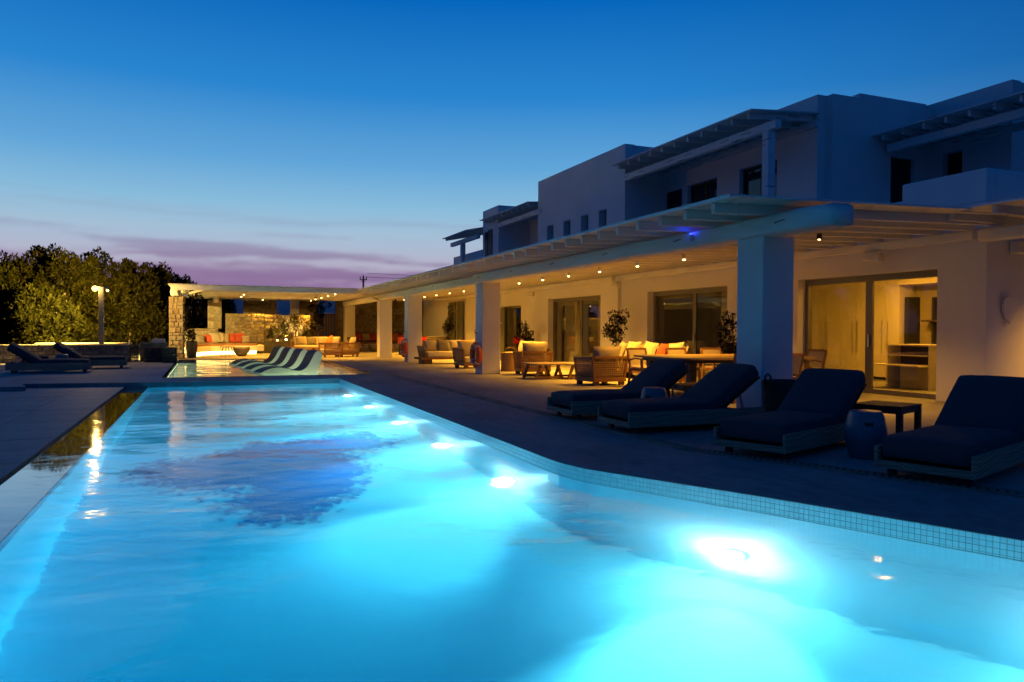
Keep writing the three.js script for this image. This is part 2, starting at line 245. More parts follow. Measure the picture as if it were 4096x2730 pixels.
const shWater = waterMat.clone(); shWater.bumpScale = 0.012; shWater.roughness = 0.05; shWater.attenuationColor = new THREE.Color().setRGB(0.8, 0.93, 0.8); shWater.attenuationDistance = 1;
const sp = struct('shallow_pool', prism(shallow, -0.5, -0.30), M.poolTile);
part('pool_rim', mg(BX(4.3, 4.42, -0.06, 0.006, -32.7, -20.95), BX(-0.98, -0.88, -0.06, 0.006, -29.8, -20.95), BX(-0.98, 4.42, -0.06, 0.006, -20.95, -20.86)), M.basalt, sp);
struct('shallow_pool_water', prism(shallow.map(([x, z]) => [x + (x > 2 ? 0.01 : -0.01), z + (z > -22 ? 0.01 : -0.01)]), -0.31, -0.012), shWater);
// underwater lamps on the right-hand pool wall
const POOLW = [0.93, 0.98, 1.0];
const poolLampMat = glow(POOLW, 60);
function poolLamp(x, y, z, dir, label, side = 0.62) {
  const g = thing('pool_lamp', label, 'pool lamp', [x, y, z], Math.atan2(dir[0], dir[2]), 'lamps under water along the pool wall');
  part('lamp_bezel', lathe([[0.085, 0], [0.11, 0.0], [0.11, 0.02], [0.092, 0.035], [0.08, 0.03]]).rotateX(Math.PI / 2), M.steel, g);
  part('lamp_lens', lathe([[0.0, 0.034], [0.055, 0.031], [0.082, 0.018], [0.084, 0.0]]).rotateX(Math.PI / 2), poolLampMat, g);
  const col = new THREE.Color().setRGB(...POOLW), s = new THREE.SpotLight(col, 120, 0, 0.6, 1, 2); s.position.set(0, 0, 0.1); s.target.position.set(side, -0.54, 0.95); s.shadow.radius = 4; s.castShadow = true; g.add(s, s.target);
  const h = new THREE.PointLight(col, 6.8); h.position.set(0, 0, 0.13); h.shadow.radius = 4; h.castShadow = true; g.add(h);
}
const places = ['far corner', 'second from the far corner', 'third from the far corner', 'fourth from the far corner', 'just before the bend in the wall'];
[-17.02, -14.66, -12.28, -9.89, -7.6].forEach((z, i) => poolLamp(3.13, -1.44, z, [-1, 0, 0.02], 'round white underwater lamp on the pool wall, ' + places[i]));
poolLamp(3.83, -1.36, -4.70, [-0.91, 0, 0.40], 'round white underwater lamp on the angled wall, nearest and largest', 0.3);
poolLamp(4.86, -1.32, -2.35, [-0.91, 0, 0.40], 'round white underwater lamp outside the right edge of the picture', 0.3);
poolLamp(5.9, -1.36, -0.02, [-0.91, 0, 0.40], 'round white underwater lamp on the near part of the pool wall', 0.3);
// small lamps of the shallow pool: a row on the right, a strip along the left
const shGlow = glow([0.9, 1, 0.62], 26), shSpotC = new THREE.Color().setRGB(1, 0.95, 0.62);
for (let i = 0; i < 9; i++) {
  const z = -21.8 - i * 1.15, g = thing('pool_spot', `tiny lamp in the right rim of the shallow pool, ${['first', 'second', 'third', 'fourth', 'fifth', 'sixth', 'seventh', 'eighth', 'ninth'][i]} from the front`, 'pool lamp', [4.27, -0.12, z], -Math.PI / 2, 'tiny lamps along the shallow pool');
  part('lamp_bezel', lathe([[0.02, 0], [0.035, 0], [0.035, 0.012], [0.022, 0.016]], 12).rotateX(Math.PI / 2), M.steel, g);
  part('lamp_lens', lathe([[0, 0.014], [0.022, 0.008], [0.022, 0]], 12).rotateX(Math.PI / 2), shGlow, g);
  const s = new THREE.SpotLight(shSpotC, 75, 0, 0.55, 0.7, 2); s.position.set(0, 0, 0.03); s.target.position.set(0, -0.12, 1); s.shadow.radius = 1; s.castShadow = true; g.add(s, s.target);
}
{
  const g = thing('light_strip', 'thin pale green light strip along the left rim of the shallow pool', 'light strip', [-0.86, -0.05, -25.4]);
  part('strip_lens', B(0.012, 0.02, 8.6), glow([0.85, 1, 0.62], 6), g);
  const a = new THREE.RectAreaLight(new THREE.Color().setRGB(0.9, 1, 0.62), 55, 8.6, 0.02); a.position.set(0.012, 0, 0); a.lookAt(V(1, -0.1, 0)); a.position.set(0.012, 0, 0); g.add(a);
}
{ // drain channel between pool surround and terrace
  const line = [[4.75, -20.5], [4.75, -6.62], [5.02, -5.86], [5.31, -5.18], [5.56, -4.48], [5.85, -3.78], [6.6, -2.0]].reverse();
  const d = thing('drain_channel', 'pale slotted drain channel running along the terrace beside the pool', 'drain', [0, 0, 0]);
  const trough = [], bars = []; let carry = 0; const pitch = 0.066;
  for (let i = 1; i < line.length; i++) {
    const [a, b] = [line[i - 1], line[i]], n = Math.hypot(b[0] - a[0], b[1] - a[1]), ang = Math.atan2(b[0] - a[0], b[1] - a[1]), ux = (b[0] - a[0]) / n, uz = (b[1] - a[1]) / n, nx = -uz, nz = ux;
    trough.push(muv(new THREE.BoxGeometry(0.13, 0.004, n).rotateY(ang).translate((a[0] + b[0]) / 2, 0.004, (a[1] + b[1]) / 2)));
    let t = carry; for (; t < n; t += pitch) bars.push([a[0] + ux * t, a[1] + uz * t, ang]); carry = t - n;
    for (const s of [-1, 1]) part('drain_edge', muv(new THREE.BoxGeometry(0.04, 0.012, n).rotateY(ang).translate((a[0] + b[0]) / 2 + nx * 0.08 * s, 0.006, (a[1] + b[1]) / 2 + nz * 0.08 * s)), M.mortar, d);
  }
  part('trough', mg(trough), M.black, d);
  const bg = B(0.118, 0.012, 0.042, 0, 0, 0, 0.003), far = [];
  bars.forEach(([x, z, a], i) => { if (i < 130) { const m = part('drain_bar', bg, M.mortar, d); m.position.set(x, 0.009, z); m.rotation.y = a + 0.25; } else far.push(bg.clone().rotateY(a + 0.25).translate(x, 0.009, z)); });
  const s = part('drain_bars', mg(far), M.mortar, d); s.userData.kind = 'stuff';
}
// ---------------------------------------------------------------- the villa
const villa = thing('villa', 'two storey white plastered villa with flat roofs and stepped blocks', 'building');
const W0 = 12.4, W1 = 12.28;
{ // ground floor front wall around its openings: [z from, z to, top]
  const g = [], seg = (z0, z1, y0, y1, x) => { if (z1 - z0 > 0.001 && y1 > y0) g.push(BX(x, 12.82, y0, y1, z0, z1)); };
  const open = [[-31.0, -28.85, 2.3], [-26.2, -22.07, 2.46], [-19.4, -15.66, 2.43], [-13.2, -9.72, 2.42]]; let z = -44.3;
  const X = (z) => z < -20.94 ? W1 : W0;
  for (const [a, b, t] of open) { if (z < -20.94 && a > -20.94) { seg(z, -20.94, 0, 3.3, W1); z = -20.94; } seg(z, a, 0, 3.3, X(a - 0.01)); seg(a, b, t, 3.3, X(a)); z = b; }
  seg(z, -8.79, 0, 3.3, W0);
  part('front_wall', mg(g), M.plaster, villa);
  part('side_wall', BX(12.82, 26, 0, 3.3, -9.15, -8.79), M.plaster, villa);
  part('terrace_floor', BX(12.4, 26, 3.3, 3.5, -41.5, -8.8), M.plaster, villa);
  part('rear_wall', BX(18.3, 18.6, 0, 3.3, -41.5, -9.15), M.plaster, villa);
  part('room_floor', BX(12.83, 18.3, -0.002, 0.012, -41.4, -9.16), M.deck, villa);
  part('room_ceiling', BX(12.83, 18.3, 2.75, 2.9, -41.4, -9.16), M.plaster, villa);
  part('partition_wall', prism([[12.83, -14.45], [12.83, -14.65], [16.75, -18.9], [18.3, -18.9], [18.3, -18.7], [16.85, -18.7]], 0.013, 2.749), M.plaster, villa);
  for (const z of [-20.9, -27.5, -33.5]) part('partition_wall', BX(12.83, 18.29, 0.013, 2.749, z - 0.1, z + 0.1), M.plaster, villa);
  // upper storey
  part('parapet', mg(BX(12.4, 12.62, 3.5, 4.08, -10.5, -8.8, 0.03), BX(12.62, 26, 3.5, 4.08, -9.02, -8.8, 0.03)), M.plaster, villa);
  part('parapet_rail', BX(12.42, 12.6, 3.62, 3.77, -14.2, -10.5, 0.03), M.plaster, villa);
  const up = (x0, x1, y0, y1, z0, z1) => part('upper_block', BX(x0, x1, y0, y1, z0, z1, 0.05), M.plaster, villa);
  // block over the middle, with four small window openings in its front
  { const l = [], wins = [[-26.75, -25.95, 5.33], [-25.1, -24.4, 5.32], [-23.9, -23.1, 5.31], [-22.5, -21.93, 5.3]].map(([a, b, t]) => [a, b, t]); let z = -27.45;
    const wz = [[-26.6, -26.0], [-25.15, -24.57], [-23.75, -23.2], [-22.45, -21.92]];
    for (const [a, b] of wz) { l.push(BX(12.4, 12.75, 3.5, 7.2, z, a), BX(12.4, 12.75, 3.5, 4.2, a, b), BX(12.4, 12.75, 5.31, 7.2, a, b)); z = b; }
    l.push(BX(12.4, 12.75, 3.5, 7.2, z, -20.75)); part('upper_wall', mg(l), M.plaster, villa); up(12.752, 18, 3.5, 7.198, -27.44, -20.76);
    for (const [a, b] of wz) { const w = part('window', mg(BX(12.66, 12.70, 4.2, 5.31, a, a + 0.06), BX(12.66, 12.70, 4.2, 5.31, b - 0.06, b), BX(12.66, 12.70, 5.25, 5.31, a + 0.06, b - 0.06), BX(12.66, 12.70, 4.2, 4.26, a + 0.06, b - 0.06)), M.darkshutter, villa); part('pane', BX(12.675, 12.685, 4.26, 5.25, a + 0.06, b - 0.06), M.darkglass, w); } }
  // recessed wall with doors behind the upper pergola
  { const ds = [[-22.0, -21.05, 5.85], [-19.66, -18.2, 5.8], [-17.2, -15.7, 5.82]], l = []; let z = -20.75;
    l.push(BX(14, 14.3, 3.5, 7.1, z, -19.66)); z = -19.66; l.push(BX(14, 14.3, 5.8, 7.1, -19.66, -18.2), BX(14, 14.3, 3.5, 7.1, -18.2, -17.2), BX(14, 14.3, 5.82, 7.1, -17.2, -15.7), BX(14, 14.3, 3.5, 7.1, -15.7, -14.3));
    part('upper_wall', mg(l), M.plaster, villa);
    for (const [a, b, t] of [ds[1], ds[2]]) { const d = part('balcony_door', mg(BX(14.14, 14.2, 3.5, t, a, a + 0.08), BX(14.14, 14.2, 3.5, t, b - 0.08, b), BX(14.14, 14.2, t - 0.08, t, a + 0.08, b - 0.08), BX(14.15, 14.19, 3.5, t - 0.08, (a + b) / 2 - 0.05, (a + b) / 2 + 0.05)), M.darkshutter, villa);
      for (const s of [0, 1]) { const c = s ? [(a + b) / 2 + 0.05, b - 0.08] : [a + 0.08, (a + b) / 2 - 0.05]; part('pane', BX(14.165, 14.172, 3.5, t - 0.08, ...c), M.darkglass, d); } part('handle', BX(14.10, 14.14, 4.4, 4.7, b - 0.06, b - 0.03), M.steel, d); }
    const d = part('balcony_door', mg(BX(13.99, 13.995, 3.5, 5.75, -20.72, -19.95)), M.darkshutter, villa); part('shutter', BX(13.96, 13.99, 3.5, 5.7, -20.7, -20.35), M.darkshutter, d);
    up(14.302, 18, 3.5, 7.098, -20.74, -14.31); up(15.4, 17.8, 7.0, 7.32, -18, -14.302); }
  part('upper_wall', mg(BX(14.3, 16.25, 3.5, 7.1, -14.302, -14.1), BX(16.25, 17.1, 5.75, 7.1, -14.302, -14.1), BX(17.1, 17.8, 3.5, 7.1, -14.302, -14.1)), M.plaster, villa);
  part('balcony_door', BX(16.25, 17.1, 3.5, 5.75, -14.29, -14.22), M.darkshutter, villa);
  part('upper_wall', mg(BX(17.8, 18.1, 3.5, 7.28, -13.3, -12.05), BX(17.8, 18.1, 3.5, 7.28, -16, -13.85), BX(17.8, 18.1, 5.9, 7.28, -13.85, -13.3), BX(17.8, 18.1, 3.5, 4.4, -13.85, -13.3)), M.plaster, villa);
  part('window', BX(18.0, 18.05, 4.4, 5.9, -13.85, -13.3), M.darkshutter, villa);
  up(18.102, 26, 3.5, 7.278, -16, -12.06);
  // far end: loggia and low block
  up(12.4, 18, 3.5, 6.95, -33.9, -31.85);
  part('upper_wall', BX(14, 14.3, 3.5, 6.4, -31.85, -27.45), M.plaster, villa);
  part('balcony_door', mg(BX(12.36, 12.398, 3.5, 5.88, -33.5, -33.12), BX(12.36, 12.398, 3.5, 5.95, -33.05, -32.55)), M.darkshutter, villa);
  part('parapet', mg(BX(12.4, 12.6, 3.5, 5.38 - 0.25, -38.4, -34), BX(12.6, 16, 3.5, 5.13, -38.4, -38.2)), M.plaster, villa);
}
// small pergolas of the upper storey
function upperPergola(label, xe, xw, z0, z1, ye, yw, n, post, beamY) {
  const g = thing('balcony_pergola', label, 'pergola');
  const sl = (yw - ye) / (xw - xe), Y = (x) => ye + (x - xe) * sl, nb = Math.round((xw - xe) / 0.105), w = (xw - xe) / nb;
  for (let i = 0; i < nb; i++) part('roof_board', BX(xe + i * w, xe + (i + 1) * w - 0.002, Y(xe + i * w), Y(xe + i * w) + 0.03, z0, z1), M.paintwood, g);
  for (let i = 0; i < n; i++) { const z = z1 - 0.25 - (z1 - z0 - 0.5) * i / (n - 1); part('rafter', bar([xe + 0.12, Y(xe + 0.12) - 0.075, z], [xw, Y(xw) - 0.075, z], 0.14, 0.075), M.paintwood, g).geometry; }
  if (beamY) part('beam', BX(xe + 0.42, xe + 0.6, beamY, beamY + 0.2, z0 + 0.1, z1 + 0.35, 0.02), M.paintwood, g);
  part('ledger', BX(xw - 0.1, xw - 0.003, Y(xw) - 0.33, Y(xw) - 0.15, z0, z1), M.paintwood, g);
  if (post) part('post', BX(xe + 0.4, xe + 0.62, 3.5, beamY - 0.002, post - 0.11, post + 0.11, 0.015), M.paintwood, g);
  return g;
}
upperPergola('pale timber pergola roof over the dark balcony doors of the upper storey', 11.9, 14, -20.8, -14.22, 6.46, 6.62, 11, -14.2, 6.0);
upperPergola('pale timber roof over the loggia at the far end of the upper storey', 11.95, 14, -33.1, -27.46, 6.36, 6.5, 10, 0, 5.92);
upperPergola('dark timber balcony roof on the right, cut off by the picture edge', 15.55, 17.8, -14.09, -9.6, 6.18, 6.34, 8, 0, 5.8);
upperPergola('small slatted balcony roof at the far left end of the upper storey', 11.6, 14.4, -37.9, -34.0, 6.02, 6.6, 8, -36, 5.62);
// ---------------------------------------------------------------- sliding doors, rooms
function slidingDoor(label, x, z0, z1, top, split) {
  const d = new THREE.Group(); d.name = 'sliding_door'; d.userData.label = label; villa.add(d);
  const fx = x + 0.22;
  part('door_frame', mg(BX(fx, fx + 0.12, 0.012, top - 0.002, z0 + 0.002, z0 + 0.09), BX(fx, fx + 0.12, 0.012, top - 0.002, z1 - 0.07, z1 - 0.002), BX(fx, fx + 0.12, top - 0.13, top - 0.002, z0 + 0.09, z1 - 0.07), BX(fx, fx + 0.12, 0.012, 0.09, z0 + 0.09, z1 - 0.07)), M.aluminium, d);
  part('leaf_frame', mg(BX(fx + 0.01, fx + 0.06, 0.09, top - 0.13, split - 0.06, split + 0.06), BX(fx + 0.065, fx + 0.11, 0.09, top - 0.13, split - 0.16, split - 0.065)), M.aluminium, d);
  part('pane', BX(fx + 0.03, fx + 0.04, 0.09, top - 0.13, split + 0.06, z1 - 0.07), M.glass, d);
  part('pane', BX(fx + 0.08, fx + 0.09, 0.09, top - 0.13, z0 + 0.09, split - 0.16), M.glass, d);
  part('handle', BX(fx - 0.03, fx, 0.95, 1.2, split - 0.02, split + 0.01), M.steel, d);
  return d;
}
slidingDoor('wide sliding door in front of the lit kitchen', W0, -13.2, -9.72, 2.42, -11.42);
slidingDoor('dark sliding door behind the dining table', W0, -19.4, -15.66, 2.43, -17.35);
slidingDoor('sliding door with pale curtains beside the tall shrub', W1, -26.2, -22.07, 2.46, -23.9);
{ const s = new THREE.Group(); s.name = 'shutter_door'; villa.add(s);
  part('door_frame', mg(BX(12.4, 12.5, 0.012, 2.3, -31, -30.92), BX(12.4, 12.5, 0.012, 2.3, -28.95, -28.85), BX(12.4, 12.5, 2.2, 2.3, -30.92, -28.95)), M.olive, s);
  part('pane', BX(12.44, 12.45, 0.012, 2.2, -30.92, -28.95), M.glass, s);
  part('shutter', BX(12.22, 12.262, 0.05, 2.24, -31.9, -30.6), M.olive, s); part('handle', BX(12.18, 12.22, 1.55, 1.6, -31.0, -30.75), M.steel, s);
  for (const [a, b, x] of [[-38.5, -37.5, 12.16], [-36.9, -36.1, 12.1]]) part('shutter', BX(x, x + 0.05, 0.05, 2.72, a, b), M.olive, s); }
// curtains
function curtain(x, z0, z1, label, seed) {
  const n = 60, pos = [], idx = [], r = mulberry(seed), ph = r() * 6;
  for (let i = 0; i <= n; i++) for (let k = 0; k < 2; k++) pos.push(x + 0.035 * Math.sin(i * 1.25 + ph) + 0.012 * Math.sin(i * 0.5), k ? 2.6 : 0.03, lerp(z0, z1, i / n));
  for (let i = 0; i < n; i++) { const a = i * 2; idx.push(a, a + 1, a + 2, a + 1, a + 3, a + 2); }
  const g = new THREE.BufferGeometry(); g.setAttribute('position', new THREE.Float32BufferAttribute(pos, 3)); g.setIndex(idx); g.computeVertexNormals(); g.setAttribute('uv', new THREE.Float32BufferAttribute(new Float32Array(pos.length / 3 * 2), 2));
  solo('curtain', g, M.curtain, label, 'curtain', [0, 0, 0]);
}
curtain(12.95, -26.1, -25.0, 'sheer pale curtain at the left of the curtained sliding door', 4);
curtain(12.95, -23.5, -22.1, 'sheer pale curtain at the right of the curtained sliding door', 8);
curtain(12.95, -16.6, -15.7, 'sheer pale curtain at the right end of the dark sliding door', 15);
{ // kitchen: tall cabinets, island, shelves
  const c = thing('kitchen_cabinet', 'row of tall pale kitchen cabinets with long bar handles', 'cabinet', [16.2, 0.012, 0]);
  const zs = [-17.85, -17.28, -16.7, -16.14, -15.6, -15.1, -14.62, -14.17, -13.75];
  part('carcass', BX(0.03, 0.6, 0.08, 2.62, -17.9, -13.75), M.lacquer, c);
  for (let i = 0; i < 8; i++) { const d = part('cabinet_door', BX(0, 0.028, 0.08, 2.6, zs[i] + 0.004, zs[i + 1] - 0.004), M.lacquer, c); const hz = i === 7 ? zs[i] + 0.1 : i % 2 ? zs[i] + 0.07 : zs[i + 1] - 0.07; part('handle', mg(rod([-0.035, 0.68, hz], [-0.035, 1.55, hz], 0.009), rod([-0.035, 0.75, hz], [0, 0.75, hz], 0.006), rod([-0.035, 1.48, hz], [0, 1.48, hz], 0.006)), M.steel, d); }
  const i = thing('kitchen_island', 'white kitchen island with open shelf niche behind the glass', 'kitchen island', [14.2, 0.012, 0]);
  part('worktop', BX(-0.02, 0.9, 0.94, 0.97, -12.4, -10.9), M.lacquer, i);
  part('side_panel', BX(0, 0.88, 0, 0.94, -11.32, -11.28), M.lacquer, i); part('side_panel', BX(0, 0.88, 0, 0.94, -12.38, -12.34), M.lacquer, i);
  part('back_panel', BX(0.4, 0.44, 0, 0.94, -12.34, -11.32), M.darkwood, i); part('shelf', BX(0, 0.4, 0.72, 0.74, -12.34, -11.32), M.lacquer, i);
  part('drawer_front', BX(-0.01, 0.01, 0.02, 0.5, -12.0, -11.33), M.sand, i); part('shelf', BX(-0.3, 0.4, 0.5, 0.53, -12.66, -11.32), M.lacquer, i);
  const w = thing('kitchen_unit', 'tall kitchen wall unit with black upright and dark shelves', 'cabinet', [16.4, 0.012, 0]);
  part('wall_panel', BX(0.3, 0.34, 0.0, 2.6, -13.7, -9.4), M.sand, w); part('upright', BX(-0.1, 0.3, 0.0, 2.12, -13.68, -13.56), M.black, w); part('upright', BX(0.1, 0.3, 0.9, 2.1, -13.08, -13.03), M.black, w);
  part('shelf', BX(0, 0.3, 1.5, 1.54, -13.3, -11.6), M.darkwood, w); part('worktop', BX(-0.3, 0.3, 0.86, 0.9, -13.5, -10), M.lacquer, w); part('cornice', BX(-0.3, 0.3, 2.42, 2.6, -13.7, -9.4), M.lacquer, w);
  solo('red_box', B(0.3, 0.11, 0.2, 0, 0.055, 0, 0.01), M.orange, 'small orange red box standing on the white kitchen worktop', 'box', [14.6, 0.983, -11.0]);
  for (const [x, z, k] of [[14.9, -13.0, 'over the kitchen cabinets'], [14.2, -10.8, 'over the kitchen island']]) {
    const l = thing('ceiling_light', 'square warm ceiling light ' + k, 'ceiling light', [x, 2.74, z]); part('light_frame', mg(BX(-0.22, -0.2, -0.03, 0, -0.22, 0.22), BX(0.2, 0.22, -0.03, 0, -0.22, 0.22), BX(-0.2, 0.2, -0.03, 0, -0.22, -0.2), BX(-0.2, 0.2, -0.03, 0, 0.2, 0.22)), M.steel, l);
    part('light_panel', BX(-0.2, 0.2, -0.02, -0.005, -0.2, 0.2), glow(WARM, 6), l); const a = new THREE.RectAreaLight(WARMC, 190, 0.4, 0.4); a.position.set(0, -0.035, 0); a.rotation.x = -Math.PI / 2; l.add(a);
  }
}
// ---------------------------------------------------------------- the long pergola
const perg = thing('long_pergola', 'long white timber pergola on square plastered columns beside the pool', 'pergola');
const colZ = [-8.7, -20.2, -28.5, -33.5, -42.4];
for (const z of colZ) part('column', B(0.56, 2.6, 0.57, 7.56, 1.3, z, 0.025), M.plaster, perg);
function log(x, y, z0, z1, w, h, seed, name = 'beam', parent = perg) {   // hand-hewn timber along z
  const n = Math.ceil(Math.abs(z1 - z0) / 0.22), k = 18, pos = [], idx = [];
  for (let i = 0; i <= n; i++) { const z = lerp(z0, z1, i / n), wob = (fbm(z * 0.5 + seed * 7, 1, 0, 2, seed) - 0.5) * 0.07, sc = 1 + (fbm(z * 0.9 + seed, 5, 0, 3, seed + 9) - 0.5) * 0.22;
    for (let j = 0; j < k; j++) { const a = j / k * 6.2832, c = Math.cos(a), s = Math.sin(a), e = 0.5, rough = 1 + (fbm(z * 3 + j * 3.1, j * 1.7, 0, 2, seed + 3) - 0.5) * 0.06; pos.push(x + Math.sign(c) * Math.abs(c) ** e * w / 2 * sc * rough, y + wob * 0.5 + Math.sign(s) * Math.abs(s) ** e * h / 2 * sc * rough, z); } }
  for (let i = 0; i < n; i++) for (let j = 0; j < k; j++) { const a = i * k + j, b = i * k + (j + 1) % k; idx.push(a, b, a + k, b, b + k, a + k); }
  const c0 = pos.length / 3; pos.push(x, y, z0); for (let j = 0; j < k; j++) idx.push(c0, (j + 1) % k, j); const c1 = c0 + 1; pos.push(x, y, z1); for (let j = 0; j < k; j++) idx.push(c1, n * k + j, n * k + (j + 1) % k);
  const g = new THREE.BufferGeometry(); g.setAttribute('position', new THREE.Float32BufferAttribute(pos, 3)); g.setIndex(z1 > z0 ? idx : idx.reverse()); g.computeVertexNormals();
  return part(name, muv(g), M.paintwood, parent);
}
log(7.42, 2.73, -7.15, -20.6, 0.4, 0.29, 1); log(7.45, 2.71, -20.62, -33.6, 0.36, 0.26, 2); log(7.45, 2.70, -33.62, -42.9, 0.34, 0.25, 3);
const ROOF = (x) => 2.97 + (x - 6.2) * 0.028;
{ const nb = 59, w = (12.27 - 6.2) / nb; for (let i = 0; i < nb; i++) { const x = 6.2 + i * w; part('roof_board', BX(x, x + w - 0.0012, ROOF(x), ROOF(x) + 0.028, -44, x < 10.6 ? -7.78 : -8.0), M.paintwood, perg); }
  for (let i = 0; i < 56; i++) { const z = -8.3 - i * 0.632; part('rafter', bar([6.32, ROOF(6.32) - 0.072, z], [12.27, ROOF(12.27) - 0.072, z], 0.14, 0.08, 0.012), M.paintwood, perg); }
  part('wall_beam', BX(12.14, 12.277, 2.84, 3.0, -20.9, -8.86, 0.02), M.paintwood, perg); part('wall_beam', BX(12.05, 12.277, 2.84, 2.99, -41, -20.95, 0.02), M.paintwood, perg); }
part('fascia', BX(6.19, 6.215, 2.955, 3.0, -44, -7.78), M.paintwood, perg);
// pavilion roof at the far end
const pav = thing('pavilion_roof', 'flat white timber roof of the far pavilion on a stone pillar', 'roof');
{ const nb = 70, w = (6.18 + 1.3) / nb; for (let i = 0; i < nb; i++) { const x = -1.3 + i * w; part('roof_board', BX(x, x + w - 0.002, 3.0, 3.035, -44.5, -32.6), M.paintwood, pav); }
  for (let i = 0; i < 19; i++) { const z = -32.85 - i * 0.632; part('rafter', BX(-1.15, 7.25, 2.88, 2.997, z - 0.04, z + 0.04), M.paintwood, pav); }
  part('fascia', BX(-1.2, 6.18, 2.80, 2.995, -32.75, -32.66), M.paintwood, pav);
  log(-1.05, 2.72, -33.1, -44.2, 0.36, 0.28, 5, 'beam', pav); log(0.6, 2.73, -40.9, -44.1, 0.3, 0.3, 6, 'beam', pav);
  part('bracket', bar([-0.85, 2.6, -33.4], [0.0, 2.86, -33.4], 0.1, 0.14), M.paintwood, pav); part('bracket', bar([6.55, 2.86, -33.35], [7.25, 2.58, -33.4], 0.09, 0.12), M.paintwood, pav); }
// neighbouring pergola cut off by the right picture edge
const p2 = thing('side_pergola', 'white timber pergola edge at the right picture border', 'pergola');
for (let i = 0; i < 60; i++) part('roof_board', BX(10.62 + i * 0.105, 10.62 + i * 0.105 + 0.104, 3.12, 3.148, -8.6, -2), M.paintwood, p2);
for (let i = 0; i < 8; i++) part('rafter', BX(10.74, 17, 3.0, 3.117, -8.2 + i * 0.7 - 0.04, -8.2 + i * 0.7 + 0.04), M.paintwood, p2);
part('wall_beam', BX(12.95, 17, 2.62, 2.84, -8.785, -8.6, 0.03), M.paintwood, p2);
log(11.9, 2.86, -2.2, -8.5, 0.24, 0.2, 8, 'beam', p2);
// ---------------------------------------------------------------- downlights under the roofs
function downlight(x, y, z, on, label, k = 1, hood = false) {
  const g = thing('downlight', label, 'downlight', [x, y, z], 0, 'downlights under the pergola roofs');
  part('housing', lathe([[0, 0.1], [0.045, 0.1], [0.045, 0], [0.036, 0], [0.036, 0.012], [0, 0.012]], 20), hood ? M.black : M.paintwood, g);
  part('lens', muv(new THREE.SphereGeometry(hood ? 0.02 : 0.036, 16, 10).scale(1, 0.8, 1).translate(0, 0.0, 0)), on ? lampWarm : M.glassOff, g);
  if (!on) return;
  const s = new THREE.SpotLight(WARMC, 88 * k, 0, 1.06, 0.8, 2); s.position.set(0, -0.034, 0); s.target.position.set(0, -1, 0); s.shadow.radius = 2; s.castShadow = true; g.add(s, s.target);
}

const ord = ['first', 'second', 'third', 'fourth', 'fifth', 'sixth', 'seventh', 'eighth', 'ninth', 'tenth', 'eleventh', 'twelfth', 'thirteenth', 'fourteenth'];
[-13.92, -15.85, -17.75, -19.6, -21.4, -23.3, -25.2, -27.2, -29.1, -31.0, -33.0, -35.0, -37.0, -38.95].forEach((z, i) => downlight(9.84, 2.84, z, true, `small round warm ceiling spot of the long pergola, ${ord[i]} lit one from the near end`));
for (const [z, t] of [[-9.94, 'nearest of the pergola row'], [-11.9, 'second of the pergola row'], [-40.7, 'farthest of the pergola row']]) downlight(9.8, 2.84, z, z > -10, 'small dark hooded ceiling spot, ' + t, 0.5, true);
[[1.66, -35.4, 'above the round side table'], [1.65, -37.7, 'above the stone bowl'], [2.86, -41.2, 'above the planter box'], [5.28, -33.0, 'at the front edge, right row'], [5.28, -35.0, 'second of the right row'], [5.28, -37.1, 'third of the right row'], [5.28, -39.1, 'fourth of the right row'], [5.28, -40.9, 'last of the right row']].forEach(([x, z, t]) => downlight(x, 2.78, z, true, 'small round warm ceiling spot in the pavilion, ' + t, 0.85));
[[14.6, -7.6, 'beside the plaque', 0.7]].forEach(([x, z, t, k]) => downlight(x, 2.86, z, true, 'warm ceiling spot under the side pergola outside the picture, ' + t, k));
// ---------------------------------------------------------------- loungers, stools, tables beside the pool
const slab = (w, h, d, r) => new RoundedBoxGeometry(w, h, d, 4, r);
function mattress(w, h, d, r, seed) {                      // soft block: puffed faces, slightly uneven
  const g = new THREE.BoxGeometry(w, h, d, 14, 4, 8), p = g.attributes.position;
  for (let i = 0; i < p.count; i++) { let x = p.getX(i) / w * 2, y = p.getY(i) / h * 2, z = p.getZ(i) / d * 2; const e = (a, k) => Math.sign(a) * Math.min(1, Math.abs(a) * k);
    const q = V(p.getX(i), p.getY(i), p.getZ(i)), c = V(clamp(q.x, -w / 2 + r, w / 2 - r), clamp(q.y, -h / 2 + r, h / 2 - r), clamp(q.z, -d / 2 + r, d / 2 - r)), dd = q.clone().sub(c); if (dd.length() > 1e-6) dd.setLength(r); q.copy(c).add(dd);
    const puff = 0.018 * (1 - x * x) * (1 - z * z); q.y += Math.sign(y) * puff * Math.abs(y) + 0.004 * Math.sin(q.x * 9 + seed) * Math.sin(q.z * 7 + seed * 2); p.setXYZ(i, q.x, q.y, q.z); }
  g.computeVertexNormals(); const s = g.toNonIndexed(); return muv(g);
}
